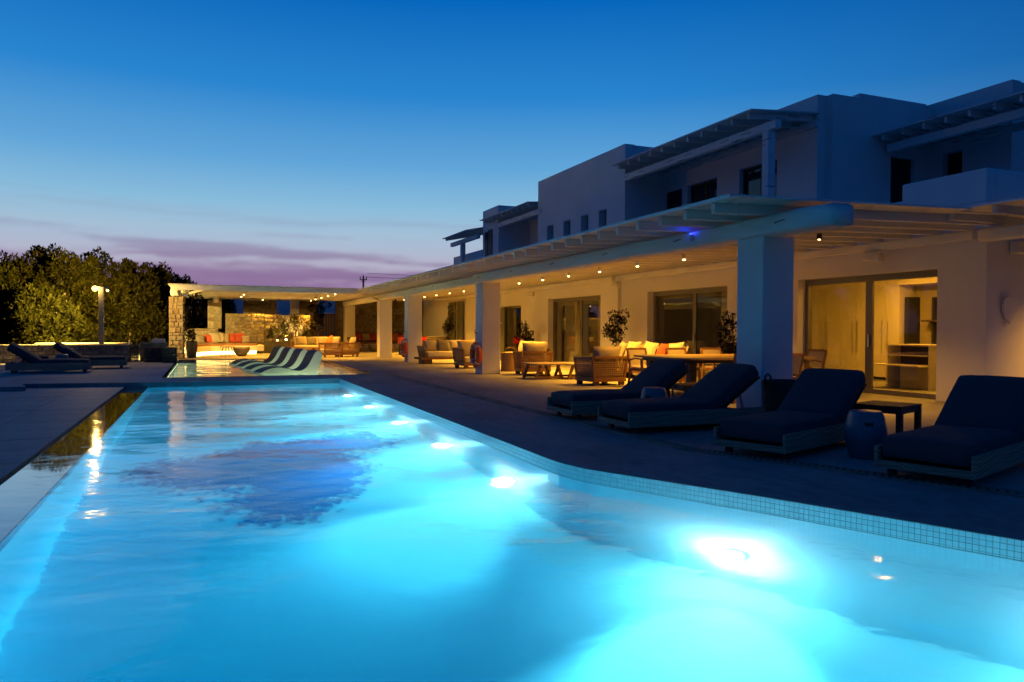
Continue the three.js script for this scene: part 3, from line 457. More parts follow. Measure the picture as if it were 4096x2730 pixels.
function makeLounger(seed) {
  const g = thing('sun_lounger', 'x', 'sun lounger', [0, 0, 0], 0, 'sun loungers on the terrace');
  for (const s of [-1, 1]) { const r = part('side_rail', BX(0, 2.02, 0.085, 0.27, s * 0.375 - 0.016, s * 0.375 + 0.016, 0.004), M.teakGrey, g); part('bolt', CY(0.009, 0.009, 0.004).rotateX(Math.PI / 2).translate(1.25, 0.19, s * 0.393), M.steel, r); }
  part('front_board', BX(0.004, 0.034, 0.085, 0.15, -0.358, 0.358, 0.004), M.teakGrey, g); part('rear_board', BX(1.97, 2.0, 0.085, 0.2, -0.358, 0.358), M.teakGrey, g); part('slat_base', BX(0.05, 1.95, 0.12, 0.145, -0.355, 0.355), M.darkwood, g);
  for (const x of [0.16, 1.86]) for (const s of [-1, 1]) part('foot', BX(x - 0.03, x + 0.03, 0, 0.12, s * 0.3 - 0.03, s * 0.3 + 0.03), M.darkwood, g);
  part('seat_cushion', mattress(1.30, 0.20, 0.71, 0.045, seed).translate(0.68, 0.265, 0), M.navy, g);
  const a = 0.60, b = mattress(0.86, 0.18, 0.71, 0.045, seed + 3); b.translate(0.41, 0.09, 0); b.rotateZ(a); b.translate(1.31, 0.215, 0); part('back_cushion', b, M.navy, g);
  part('back_frame', bar([1.32, 0.195, 0], [1.32 + 0.82 * Math.cos(a), 0.195 + 0.82 * Math.sin(a), 0], 0.02, 0.68), M.darkwood, g);
  part('prop_bar', mg(bar([1.82, 0.14, -0.25], [1.74, 0.47, -0.25], 0.02, 0.02), bar([1.82, 0.14, 0.25], [1.74, 0.47, 0.25], 0.02, 0.02)), M.steel, g);
  return g;
}
const lounger = makeLounger(1);
lounger.position.set(5.49, 0, -4.42); lounger.rotation.y = 0.33; lounger.userData.label = 'navy cushioned lounger at the right picture edge, nearest of all';
dup(lounger, [4.97, 0, -5.94], 0.36, 'navy cushioned lounger between the barrel stool and the woven basket');
dup(lounger, [4.7, 0, -8.12], 0.0, 'navy cushioned lounger directly in front of the big blue lit column');
dup(lounger, [4.68, 0, -9.6], 0.02, 'navy cushioned lounger in front of the dining table, farthest of the four');
dup(lounger, [-3.0, 0, -24.6], Math.PI + 0.06, 'navy cushioned lounger at the left picture edge, nearer of the pair');
dup(lounger, [-2.25, 0, -26.7], Math.PI + 0.05, 'navy cushioned lounger before the garden wall, farther of the left pair');
function stool(pos, label, ry = 0) {
  const g = thing('garden_stool', label, 'stool', pos, ry, 'barrel shaped stools'); const prof = [[0, 0], [0.14, 0], [0.15, 0.012], [0.172, 0.08], [0.192, 0.18], [0.196, 0.24], [0.19, 0.31], [0.17, 0.41], [0.152, 0.455], [0.14, 0.468], [0, 0.47]];
  part('body', lathe(prof, 40), M.ceramic, g); for (const s of [-1, 1]) part('grip_hole', B(0.012, 0.035, 0.075, s * 0.184, 0.35, 0, 0.005).rotateY(0.5), M.black, g);
}
stool([6.1, 0, -5.55], 'blue grey barrel stool between the two nearest loungers', 0.4); stool([5.78, 0, -8.85], 'blue grey barrel stool between the two farthest right loungers'); stool([-3.9, 0, -25.75], 'dark barrel stool between the two left loungers');
function sideTable(pos, ry, label) {
  const g = thing('side_table', label, 'side table', pos, ry, 'low slatted side tables');
  for (let i = 0; i < 6; i++) part('table_slat', BX(-0.3, 0.3, 0.395, 0.42, -0.275 + i * 0.0925, -0.275 + i * 0.0925 + 0.087, 0.003), M.darkwood, g);
  part('apron', mg(BX(-0.27, 0.27, 0.33, 0.394, -0.26, -0.235), BX(-0.27, 0.27, 0.33, 0.394, 0.235, 0.26), BX(-0.27, -0.245, 0.33, 0.394, -0.235, 0.235), BX(0.245, 0.27, 0.33, 0.394, -0.235, 0.235)), M.darkwood, g);
  for (const x of [-0.26, 0.26]) for (const z of [-0.245, 0.245]) part('leg', B(0.06, 0.394, 0.06, x, 0.197, z), M.darkwood, g);
}
sideTable([7.36, 0, -6.4], 0.33, 'low dark slatted table behind the barrel stool near the kitchen door'); sideTable([7.1, 0, -9.85], 0.05, 'low dark slatted table between the dining table and two loungers'); sideTable([-4.6, 0, -25.9], 0, 'low dark slatted table between the two left loungers');
function basketGeo(r0, r1, h, rows) { const pts = []; for (let i = 0; i <= rows * 4; i++) { const t = i / (rows * 4); pts.push([lerp(r0, r1, t) + 0.006 * Math.sin(i * Math.PI / 2), t * h]); } pts.unshift([0, 0]); for (let i = rows * 4; i >= 0; i -= 4) pts.push([lerp(r0, r1, i / (rows * 4)) - 0.02, Math.max(0.02, i / (rows * 4) * h)]); pts.push([0, 0.02]); return lathe(pts, 40); }
{ const g = thing('woven_basket', 'dark woven basket with looped handles beside the big column', 'basket', [7.4, 0, -7.98]); part('basket_body', basketGeo(0.31, 0.39, 0.58, 20), mat([0.09, 0.06, 0.045], 0.8, { bump: T.weave, bumpScale: 0.006 }), g);
  for (const s of [-1, 1]) part('handle', tube([[s * 0.38, 0.5, -0.07], [s * 0.4, 0.64, -0.05], [s * 0.4, 0.68, 0], [s * 0.4, 0.64, 0.05], [s * 0.38, 0.5, 0.07]], 0.014), M.darkwood, g); }
{ const g = thing('wicker_table', 'round wicker drum table behind the column with the near lifebuoy', 'side table', [8.72, 0, -21.3]); part('drum', basketGeo(0.3, 0.28, 0.54, 22), M.rattan, g); part('table_top', CY(0.3, 0.3, 0.025, 0, 0.555, 0, 36), M.rattan, g); part('handle', tube([[-0.2, 0.56, 0], [-0.15, 0.68, 0], [0, 0.72, 0], [0.15, 0.68, 0], [0.2, 0.56, 0]], 0.01), M.cord, g); }
// ---------------------------------------------------------------- woven armchairs and sofas
const pillowMats = [M.cream, M.taupe, M.sand, M.red, M.orange];
function pillow(pos, rot, w, h, d, m, label, seed, group) { const o = solo('cushion', pillowGeo(w, h, d, seed), m, label, 'cushion', pos, 0, group); o.rotation.set(...rot); o.rotation.order = 'YXZ'; o.rotation.set(...rot); return o; }
function lattice(a, b, c, d, nu, nv, r) {                  // cords across the quad a b c d (a-b bottom, d-c top)
  const l = [], P = (u, v) => [0, 1, 2].map((k) => lerp(lerp(a[k], b[k], u), lerp(d[k], c[k], u), v));
  for (let i = 0; i <= nu; i++) l.push(bar(P(i / nu, 0), P(i / nu, 1), r * 2, r * 1.4)); for (let j = 1; j < nv; j++) l.push(bar(P(0, j / nv), P(1, j / nv), r * 1.4, r * 2)); return mg(l);
}
function makeArmchair(frame = M.teak, cord = M.cord) {     // faces +z
  const g = thing('woven_armchair', 'x', 'armchair', [0, 0, 0], 0, 'woven armchairs on the terrace');
  part('base_frame', mg(BX(-0.43, 0.43, 0.09, 0.19, -0.42, -0.36), BX(-0.43, 0.43, 0.09, 0.19, 0.36, 0.42), BX(-0.43, -0.37, 0.09, 0.19, -0.36, 0.36), BX(0.37, 0.43, 0.09, 0.19, -0.36, 0.36), BX(-0.37, 0.37, 0.15, 0.18, -0.36, 0.36)), frame, g);
  for (const x of [-0.34, 0.34]) for (const z of [-0.36, 0.36]) part('foot', B(0.13, 0.09, 0.07, x, 0.045, z), frame, g);
  for (const s of [-1, 1]) { part('arm_frame', mg(bar([s * 0.40, 0.19, -0.39], [s * 0.46, 0.64, -0.43], 0.05, 0.05), bar([s * 0.40, 0.19, 0.39], [s * 0.46, 0.62, 0.38], 0.05, 0.06), bar([s * 0.46, 0.63, -0.45], [s * 0.46, 0.61, 0.41], 0.05, 0.06)), frame, g); part('woven_side', lattice([s * 0.405, 0.2, -0.36], [s * 0.405, 0.2, 0.36], [s * 0.455, 0.61, 0.36], [s * 0.455, 0.61, -0.4], 13, 9, 0.011), cord, g); }
  part('back_frame', bar([-0.44, 0.645, -0.44], [0.44, 0.645, -0.44], 0.05, 0.05), frame, g); part('woven_back', lattice([-0.38, 0.2, -0.39], [0.38, 0.2, -0.39], [0.43, 0.63, -0.435], [-0.43, 0.63, -0.435], 15, 9, 0.011), cord, g);
  part('seat_cushion', mattress(0.76, 0.18, 0.76, 0.05, 7).translate(0, 0.275, 0.01), M.cream, g);
  const b = pillowGeo(0.76, 0.56, 0.26, 5); b.rotateX(-0.2); b.translate(0, 0.63, -0.25); part('back_cushion', b, M.sand, g);
  return g;
}
const arm = makeArmchair(); arm.position.set(8.52, 0, -15.3); arm.rotation.y = Math.PI + 0.05; arm.userData.label = 'woven armchair seen from behind in front of the low tables';
dup(arm, [8.66, 0, -19.5], 0.16, 'woven armchair facing the pool beside the wicker drum table');
dup(arm, [8.15, 0, -23.35], Math.PI - 0.1, 'woven armchair seen from behind left of the column with the near lifebuoy');
dup(arm, [5.3, 0, -34.4], Math.PI / 2 - 0.15 + Math.PI, 'teak lattice armchair in the pavilion, left one of the pair'); dup(arm, [6.15, 0, -34.9], -Math.PI / 2 - 0.1, 'teak lattice armchair in the pavilion, right one of the pair');
pillow([8.62, 0.53, -19.25], [-0.45, 0.16, 0], 0.5, 0.34, 0.14, M.sand, 'oblong sand cushion on the armchair facing the pool', 61);
function lowTable(pos, ry, label, w = 0.8, d = 1.0) {
  const g = thing('low_table', label, 'low table', pos, ry, 'low teak tables');
  for (let i = 0; i < 6; i++) part('table_board', BX(-w / 2 + i * w / 6, -w / 2 + (i + 1) * w / 6 - 0.004, 0.37, 0.4, -d / 2, d / 2, 0.003), M.teakGrey, g);
  for (const s of [-1, 1]) { part('leg', bar([-w / 2 + 0.02, 0, s * (d / 2 - 0.12)], [-w / 2 + 0.16, 0.37, s * (d / 2 - 0.12)], 0.06, 0.06), M.teak, g); part('leg', bar([w / 2 - 0.02, 0, s * (d / 2 - 0.12)], [w / 2 - 0.16, 0.37, s * (d / 2 - 0.12)], 0.06, 0.06), M.teak, g); part('stretcher', bar([-w / 2 + 0.05, 0.05, s * (d / 2 - 0.12)], [w / 2 - 0.05, 0.05, s * (d / 2 - 0.12)], 0.05, 0.04), M.teak, g); }
}
lowTable([8.18, 0, -17.75], 0, 'low teak table with splayed legs in front of the armchair facing the pool'); lowTable([9.02, 0, -17.6], 0.04, 'low teak table with splayed legs half hidden by the armchair back');
function makeSofa(label, pos, ry, len, endPanel = true) {   // faces +z, length along x
  const g = thing('wooden_sofa', label, 'sofa', pos, ry); const h = len / 2;
  part('base_board', BX(-h - 0.16, h + 0.05, 0.17, 0.25, -0.42, 0.46, 0.006), M.teak, g); for (const x of [-h + 0.15, h - 0.15]) part('foot', BX(x - 0.15, x + 0.15, 0, 0.168, -0.36, 0.36), M.teak, g);
  if (endPanel) part('end_panel', bar([-h + 0.06, 0.25, 0], [-h - 0.03, 0.66, 0], 0.06, 0.84), M.teak, g); part('back_board', bar([0, 0.25, -0.38], [0, 0.62, -0.46], len - 0.1, 0.04), M.teak, g);
  const n = Math.round(len / 1.1), w = (len - 0.12) / n; for (let i = 0; i < n; i++) { part('seat_cushion', mattress(w - 0.01, 0.2, 0.78, 0.05, i + 3).translate(-h + 0.1 + w * (i + 0.5), 0.352, 0.04), M.cream, g); const b = pillowGeo(w - 0.03, 0.46, 0.24, i + 9); b.rotateX(-0.22); b.translate(-h + 0.1 + w * (i + 0.5), 0.64, -0.27); part('back_cushion', b, M.cream, g); }
  return g;
}
makeSofa('teak sofa with slanted end panel between the two lifebuoy columns', [8.75, 0, -26.75], 0.03, 2.7);
[[7.75, M.sand, 'sand', 0.15], [8.25, M.taupe, 'dark taupe', -0.05], [8.75, M.sand, 'sand', 0.1], [9.25, M.orange, 'orange', -0.1]].forEach(([x, m, c, r], i) => pillow([x, 0.66, -26.8 + (i % 2) * 0.06], [-0.35, r, 0.03], 0.5, 0.46, 0.17, m, `${c} square cushion on the sofa between the lifebuoy columns, ${ord[i]} from the slanted end`, 70 + i));
makeSofa('low teak sofa piled with cushions behind the armchair seen from behind', [10.75, 0, -16.9], -Math.PI / 2, 3.0, false);
[[-18.1, M.sand, 'sand'], [-17.6, M.cream, 'cream'], [-17.1, M.orange, 'amber'], [-16.7, M.cream, 'cream'], [-16.2, M.red, 'rust red'], [-15.7, M.cream, 'cream']].forEach(([z, m, c], i) => pillow([10.75 + (i % 3) * 0.05, 0.72 + (i % 2) * 0.03, z], [-0.4, -Math.PI / 2 + (i % 2 ? 0.2 : -0.2), 0.12 * (i % 3 - 1)], 0.5, 0.46, 0.17, m, `${c} cushion on the low sofa behind the dining chairs, ${ord[i]} from the far end`, 90 + i));
makeSofa('teak sofa with pale cushions behind the shrubs at the curtained door', [10.6, 0, -24.6], -Math.PI / 2, 2.4, false);
// ---------------------------------------------------------------- dining table and chairs
{ const g = thing('dining_table', 'large dark edged dining table with pale top beside the big column', 'dining table', [9.75, 0, -12.45], -0.06);
  const pts = []; for (let i = 0; i < 48; i++) { const a = i / 48 * 6.2832, c = Math.cos(a), s = Math.sin(a); pts.push([Math.sign(c) * Math.abs(c) ** 0.32 * 1.62, Math.sign(s) * Math.abs(s) ** 0.32 * 1.1]); }
  part('table_top', prism(pts, 0.715, 0.75), mat([0.45, 0.33, 0.2], 0.45, { map: T.wood }), g); part('underframe', prism(pts.map(([x, z]) => [x * 0.9, z * 0.9]), 0.65, 0.714), M.darkwood, g);
  for (const [x, z] of [[-1.2, -0.75], [1.2, -0.75], [-1.2, 0.75], [1.2, 0.75]]) part('leg', B(0.14, 0.65, 0.14, x, 0.325, z), M.darkwood, g); part('stretcher', mg(BX(-1.13, 1.13, 0.1, 0.16, -0.04, 0.04), BX(-1.23, -1.17, 0.1, 0.16, -0.68, 0.68), BX(1.17, 1.23, 0.1, 0.16, -0.68, 0.68)), M.darkwood, g); }
function makeDiningChair() {                                // faces +z
  const g = thing('dining_chair', 'x', 'chair', [0, 0, 0], 0, 'sling chairs round the dining table');
  for (const s of [-1, 1]) { part('back_leg', mg(bar([s * 0.25, 0, -0.27], [s * 0.25, 0.42, -0.2], 0.04, 0.045), bar([s * 0.25, 0.42, -0.2], [s * 0.25, 0.86, -0.31], 0.04, 0.045)), M.teak, g); part('front_leg', bar([s * 0.26, 0, 0.24], [s * 0.26, 0.63, 0.2], 0.04, 0.045), M.teak, g); part('armrest', mg(bar([s * 0.26, 0.64, 0.25], [s * 0.26, 0.65, -0.02], 0.055, 0.03), bar([s * 0.26, 0.65, -0.02], [s * 0.255, 0.6, -0.24], 0.05, 0.03)), M.teak, g); }
  part('seat', bar([0, 0.44, -0.22], [0, 0.44, 0.24], 0.47, 0.03), M.sand, g); part('backrest', bar([0, 0.5, -0.225], [0, 0.83, -0.305], 0.46, 0.02), M.sand, g); part('top_rail', bar([-0.25, 0.85, -0.31], [0.25, 0.85, -0.31], 0.045, 0.035), M.teak, g); part('seat_rail', mg(bar([-0.25, 0.40, 0.22], [0.25, 0.40, 0.22], 0.05, 0.03), bar([-0.25, 0.40, -0.2], [0.25, 0.40, -0.2], 0.05, 0.03), bar([-0.25, 0.40, -0.2], [-0.25, 0.40, 0.22], 0.03, 0.05), bar([0.25, 0.40, -0.2], [0.25, 0.40, 0.22], 0.03, 0.05)), M.teak, g);
  return g;
}
const dch = makeDiningChair(); dch.position.set(9.0, 0, -14.15); dch.rotation.y = 0.12; dch.userData.label = 'sling dining chair behind the table, leftmost of three in view';
dup(dch, [9.98, 0, -14.1], 0.02, 'sling dining chair behind the table, middle of three in view'); dup(dch, [10.85, 0, -14.0], -0.04, 'sling dining chair behind the table, rightmost of three in view');
dup(dch, [9.5, 0, -10.55], Math.PI + 0.1, 'sling dining chair seen from behind, right of the big column'); dup(dch, [8.75, 0, -10.75], Math.PI - 0.08, 'sling dining chair partly hidden by the right edge of the big column'); dup(dch, [11.9, 0, -12.4], -Math.PI / 2, 'sling dining chair at the kitchen end of the dining table');
// ---------------------------------------------------------------- planting
const LG = new THREE.BufferGeometry(); 
function leaves(n, place, size, seed, droop = 0.3) {          // n leaf faces; place(r) gives a point and an outward direction
  const r = mulberry(seed), pos = new Float32Array(n * 12 * 1.5), nor = new Float32Array(n * 18), a = V(0, 0, 0), b = V(0, 0, 0); let k = 0;
  for (let i = 0; i < n; i++) {
    const [p, o] = place(r), L = size * (0.6 + r() * 0.8), W = L * (0.32 + r() * 0.2); const d = o.clone().add(V((r() - 0.5) * 1.4, (r() - 0.5) * 1.4 - droop * r(), (r() - 0.5) * 1.4)).normalize(); a.set(r() - 0.5, r() - 0.5, r() - 0.5).cross(d).normalize(); b.crossVectors(d, a);
    const t = p.clone().addScaledVector(d, L), m = p.clone().addScaledVector(d, L * 0.5), q0 = m.clone().addScaledVector(a, W / 2), q1 = m.clone().addScaledVector(a, -W / 2);
    for (const v of [p, q0, q1, q0, t, q1]) { pos[k] = v.x; pos[k + 1] = v.y; pos[k + 2] = v.z; nor[k] = b.x; nor[k + 1] = b.y; nor[k + 2] = b.z; k += 3; }
  }
  const g = new THREE.BufferGeometry(); g.setAttribute('position', new THREE.BufferAttribute(pos.slice(0, k), 3)); g.setAttribute('normal', new THREE.BufferAttribute(nor.slice(0, k), 3)); g.setAttribute('uv', new THREE.BufferAttribute(new Float32Array(k / 3 * 2), 2)); return g;
}
const blob = (cs) => (r) => { const c = cs[Math.floor(r() * cs.length)], u = r() * 2 - 1, t = r() * 6.2832, s = Math.sqrt(1 - u * u), d = V(s * Math.cos(t), u, s * Math.sin(t)), k = Math.cbrt(0.25 + 0.75 * r()); return [V(c[0] + d.x * c[3] * k, c[1] + d.y * c[4] * k, c[2] + d.z * c[3] * k), d.add(V(0, 0.35, 0)).normalize()]; };
function clumps(r, n, w, y0, y1, rr) { const l = []; for (let i = 0; i < n; i++) { const t = r(), y = lerp(y0, y1, t), a = r() * 6.28, q = w * (0.2 + 0.8 * r()) * (1 - 0.5 * Math.abs(t - 0.5)); const k = rr * (0.6 + r() * 0.7); l.push([Math.cos(a) * q, y, Math.sin(a) * q, k, k * 0.9]); } return l; }
function pottedShrub(pos, h, label, seed, leaf = M.leafGlossy) {
  const r = mulberry(seed), g = thing('potted_shrub', label, 'potted plant', pos, 0, 'tall shrubs in pots along the house wall'); part('pot', lathe([[0, 0], [0.15, 0], [0.2, 0.2], [0.22, 0.45], [0.2, 0.46], [0.19, 0.42], [0, 0.42]], 28), M.planter, g);
  const cs = clumps(r, 16, 0.3, 0.62, h - 0.1, 0.16); part('stem', mg([0, 1, 2].map((i) => tube([[0.04 * i - 0.04, 0.4, 0], [(r() - 0.5) * 0.2, 0.9, (r() - 0.5) * 0.2], [(r() - 0.5) * 0.3, h - 0.35, (r() - 0.5) * 0.3]], 0.011))), M.bark, g); part('foliage', leaves(1500, blob(cs), 0.075, seed), leaf, g);
}
pottedShrub([11.75, 0, -20.15], 2.02, 'leafy shrub against the wall between the two dark glass doors', 11); pottedShrub([11.7, 0, -27.1], 2.0, 'leafy shrub beside the green shutter door', 12); pottedShrub([11.75, 0, -14.75], 2.05, 'leafy shrub half hidden behind the left side of the big column', 13); pottedShrub([11.6, 0, -36.6], 2.6, 'climbing shrub in the far corner by the tall green shutters', 14);
// ---------------------------------------------------------------- small fittings
function lifebuoy(pos, label) {
  const g = thing('lifebuoy', label, 'lifebuoy', pos, 0, 'lifebuoys hung on columns'); part('ring', muv(new THREE.TorusGeometry(0.285, 0.082, 16, 48).rotateY(Math.PI / 2)), M.buoy, g);
  for (let i = 0; i < 4; i++) { const t = new THREE.TorusGeometry(0.285, 0.0835, 16, 6, 0.2); t.rotateZ(i * Math.PI / 2 + 0.685); part('reflective_band', muv(t.rotateY(Math.PI / 2)), M.buoyBand, g); }
  part('rope', mg(tube([[0, 0.36, 0.03], [-0.01, 0.5, 0.015], [0.0, 0.62, 0], [0.01, 0.5, -0.015], [0, 0.36, -0.03]], 0.007), rod([0.06, 0.6, 0], [-0.02, 0.62, 0], 0.008)), M.rope, g); part('hook', mg(rod([0.07, 0.62, 0], [-0.03, 0.64, 0], 0.01), rod([-0.03, 0.64, 0], [-0.03, 0.72, 0], 0.008)), M.black, g);
}
lifebuoy([7.19, 0.55, -20.2], 'orange red lifebuoy on the nearer column'); lifebuoy([7.19, 0.55, -28.5], 'orange red lifebuoy on the farther column');
for (const [x, y, z, s, t] of [[12.12, 2.72, -10.9, 1.2, 'under the roof above the kitchen door'], [12.0, 2.7, -20.6, 1, 'under the roof above the shrub'], [12.0, 2.7, -27.2, 1, 'under the roof near the shutter door']]) { const g = thing('wall_speaker', 'small pale speaker box ' + t, 'speaker', [x, y, z], 0.3, 'speakers under the pergola roof'); part('speaker_box', B(0.16 * s, 0.16 * s, 0.3 * s, 0, 0, 0, 0.04).rotateX(0.2), M.paintwood, g); part('bracket', B(0.16, 0.05, 0.05, 0.1, 0.03, 0), M.steel, g); }
{ const g = thing('sensor', 'small white sensor with blue light on the big pergola beam', 'sensor', [7.2, 2.74, -10.0]); part('sensor_body', CY(0.028, 0.028, 0.1, 0, 0, 0, 16), M.paintwood, g); part('led_lens', CY(0.024, 0.026, 0.02, 0, 0.062, 0, 16), glow([0.02, 0.03, 1], 6), g); const l = new THREE.PointLight(new THREE.Color().setRGB(0.02, 0.04, 1), 0.06); l.position.set(-0.01, 0.09, 0); l.castShadow = true; g.add(l); }
{ const s = new THREE.Shape(); s.moveTo(0, -0.2); s.bezierCurveTo(-0.14, -0.1, -0.2, 0.08, -0.14, 0.2); s.bezierCurveTo(-0.05, 0.26, 0.1, 0.26, 0.17, 0.2); s.bezierCurveTo(0.22, 0.05, 0.12, -0.12, 0, -0.2); const g = new THREE.ExtrudeGeometry(s, { depth: 0.02, bevelEnabled: true, bevelSize: 0.012, bevelThickness: 0.012, bevelSegments: 3 });
  solo('wall_plaque', muv(g), M.plaque, 'rounded shield shaped pale plaque on the right end wall', 'plaque', [12.93, 1.62, -8.76]); }
solo('light_switch', B(0.015, 0.09, 0.09, 0, 0, 0, 0.003), M.paintwood, 'small square switch plate on the wall left of the curtained door', 'switch', [12.27, 1.1, -27.0]);
// ---------------------------------------------------------------- stonework
const stoneGeos = Array.from({ length: 7 }, (_, s) => {
  const r = mulberry(200 + s), j = (k) => (r() - 0.5) * k, back = [[-0.5, -0.5], [0.5, -0.5], [0.5, 0.5], [-0.5, 0.5]].map(([x, y]) => [x + j(0.07), y + j(0.09), 0]), mid = back.map(([x, y]) => [x * 0.985, y * 0.985, 0.55 + j(0.15)]), fr = back.map(([x, y]) => [x * (0.82 + j(0.1)), y * (0.78 + j(0.12)), 1 + j(0.25)]), c = [j(0.2), j(0.2), 1.12 + j(0.2)], t = [];
  for (let i = 0; i < 4; i++) { const k = (i + 1) % 4; t.push(back[i], back[k], mid[k], back[i], mid[k], mid[i], mid[i], mid[k], fr[k], mid[i], fr[k], fr[i], fr[i], fr[k], c); }
  const g = new THREE.BufferGeometry(); g.setAttribute('position', new THREE.Float32BufferAttribute(t.flat(), 3)); g.computeVertexNormals(); return muv(g);
});
function stoneFace(parent, o, ry, w, h, opt = {}) {
  const { mats = M.stone, seed = 1, h0 = 0.11, h1 = 0.24, w0 = 0.16, w1 = 0.46, proud = 0.03 } = opt, r = mulberry(seed), cx = Math.cos(ry), sx = Math.sin(ry); let y = 0;
  while (y < h - 0.02) {
    let ch = h0 + r() * (h1 - h0); if (h - y - ch < h0 * 0.7) ch = h - y; let x = 0;
    while (x < w - 0.02) {
      let sw = w0 + r() * (w1 - w0); if (w - x - sw < w0 * 0.6) sw = w - x; const split = ch > 0.2 && r() < 0.25, parts = split ? [[0, 0.5], [0.5, 1]] : [[0, 1]];
      for (const [a, b] of parts) { const m = part('stone', stoneGeos[Math.floor(r() * 7)], mats[Math.floor(r() * mats.length)], parent), lx = x + sw / 2, ly = y + ch * (a + b) / 2; m.position.set(o[0] + cx * lx, o[1] + ly, o[2] - sx * lx); m.rotation.y = ry; m.scale.set(Math.max(0.04, sw - 0.018), Math.max(0.03, ch * (b - a) - 0.018), proud * (0.7 + r() * 0.7)); }
      x += sw;
    }
    y += ch;
  }
}
function stoneWall(name, label, x0, x1, y0, y1, z0, z1, opt = {}, faces = 'f') {      // a walled block; stones on the faces that can be seen
  const g = thing(name, label, opt.category ?? 'stone wall', [0, 0, 0]); part('mortar_core', BX(x0, x1, y0, y1, z0, z1), opt.core ?? M.mortar, g);
  if (faces.includes('f')) stoneFace(g, [x0, y0, z1], 0, x1 - x0, y1 - y0, opt); if (faces.includes('l')) stoneFace(g, [x0, y0, z0], -Math.PI / 2, z1 - z0, y1 - y0, { ...opt, seed: (opt.seed ?? 1) + 50 }); if (faces.includes('r')) stoneFace(g, [x1, y0, z1], Math.PI / 2, z1 - z0, y1 - y0, { ...opt, seed: (opt.seed ?? 1) + 80 });
  if (opt.cap) part('coping', BX(x0 - 0.03, x1 + 0.03, y1 + 0.002, y1 + 0.05, z0 - 0.03, z1 + 0.04, 0.012), M.stone[2], g);
  return g;
}
stoneWall('stone_pillar', 'square rubble stone pillar carrying the pavilion roof', -1.3, -0.76, 0, 2.55, -34.1, -33.5, { seed: 3, w0: 0.14, w1: 0.34, category: 'pillar' }, 'fr');
stoneWall('stone_wall', 'low stone wall behind the tall planter under a dark opening', -0.95, 0.7, 0, 1.26, -41.6, -41.3, { seed: 5 });
stoneWall('stone_pillar', 'smooth stone pillar between the two dark openings of the pavilion', 0.2, 0.86, 1.27, 2.72, -41.9, -41.4, { seed: 6, h0: 0.25, h1: 0.5, w0: 0.3, w1: 0.66, proud: 0.012, category: 'pillar' }, 'fr');
stoneWall('stone_wall', 'brightly lit rubble wall behind the cushioned bench', 1.05, 2.95, 0, 2.04, -41.6, -41.3, { seed: 8, w1: 0.38 });
stoneWall('stone_wall', 'stone wall behind the uplit planter shrubs', 2.96, 5.3, 0, 2.0, -41.65, -41.36, { seed: 9, w1: 0.4 });
stoneWall('stone_wall', 'upper stone wall below the pavilion ceiling left of the black opening', 2.05, 3.8, 2.05, 2.98, -44.2, -43.95, { seed: 10, h0: 0.07, h1: 0.16, w0: 0.09, w1: 0.3 });
stoneWall('stone_pillar', 'stone pier beside the plank gate', 5.06, 6.1, 0, 2.98, -44.3, -43.95, { seed: 12, h0: 0.2, h1: 0.4, w0: 0.25, w1: 0.6, proud: 0.014, category: 'pillar' });
stoneWall('stone_pillar', 'narrow stone pier between plank gate and white column', 7.07, 7.5, 0, 2.98, -44.3, -43.95, { seed: 13, h0: 0.2, h1: 0.4, w0: 0.2, w1: 0.43, proud: 0.014, category: 'pillar' });
stoneWall('stone_wall', 'tall shaded rubble wall behind the long red cushioned bench', 7.52, 12.27, 0, 2.98, -44.3, -43.95, { seed: 15, w0: 0.2, w1: 0.55, h0: 0.13, h1: 0.26 });
solo('white_wall', BX(4.58, 5.05, 0, 2.98, -44.6, -44.35), M.plaster, 'white plastered wall strip right of the black opening', 'wall');
{ const g = thing('plank_gate', 'tall olive plank gate with black latch in the pavilion', 'gate', [6.12, 0, -43.98]); for (let i = 0; i < 6; i++) part('plank', BX(i * 0.155 + 0.006, (i + 1) * 0.155 - 0.006, 0.03, 2.1, -0.02, 0.02, 0.004), M.oliveLight, g); part('top_rail', BX(-0.02, 0.95, 2.1, 2.15, -0.03, 0.03), M.oliveLight, g); part('latch', mg(B(0.03, 0.14, 0.02, 0.84, 0.98, 0.03), B(0.14, 0.02, 0.02, 0.79, 1.02, 0.05)), M.black, g); }
solo('yard_wall', BX(0.6, 13.2, 0, 3.6, -50.3, -50), M.plaster, 'shaded yard wall seen through the pavilion openings', 'wall');
// garden walls, gate and blocks on the left
stoneWall('garden_wall', 'low stone garden wall behind the left loungers', -7.0, -2.56, 0, 0.6, -31.4, -31.0, { seed: 21, h0: 0.1, h1: 0.2, w0: 0.12, w1: 0.34, mats: M.stone, cap: true }, 'fr');
stoneWall('garden_wall', 'higher stone wall piece behind, carrying the lamp post', -5.7, -2.6, 0, 0.64, -32.6, -32.1, { seed: 23, h0: 0.12, h1: 0.22, cap: true });
stoneWall('garden_wall', 'short lit stone wall right of the slatted garden gate', -2.23, -1.3, 0, 0.66, -32.0, -31.6, { seed: 25, h0: 0.12, h1: 0.22, w0: 0.15, w1: 0.3, cap: true });
stoneWall('stone_block', 'low dark stone block beside the garden gate', -2.0, -1.42, 0, 0.56, -31.2, -30.6, { seed: 27, mats: M.darkstone, core: M.darkstone[1], category: 'stone block' }, 'fl');
stoneWall('stone_block', 'low greenish dark stone block at the corner of the shallow pool', -1.4, -0.95, 0, 0.54, -31.0, -30.05, { seed: 28, mats: M.darkstone, core: M.darkstone[1], category: 'stone block' }, 'fr');
solo('cool_box', B(0.46, 0.14, 0.3, 0, 0.07, 0, 0.02), M.lacquer, 'flat pale box on the lit garden wall beside the pillar', 'box', [-1.6, 0.712, -31.8]);
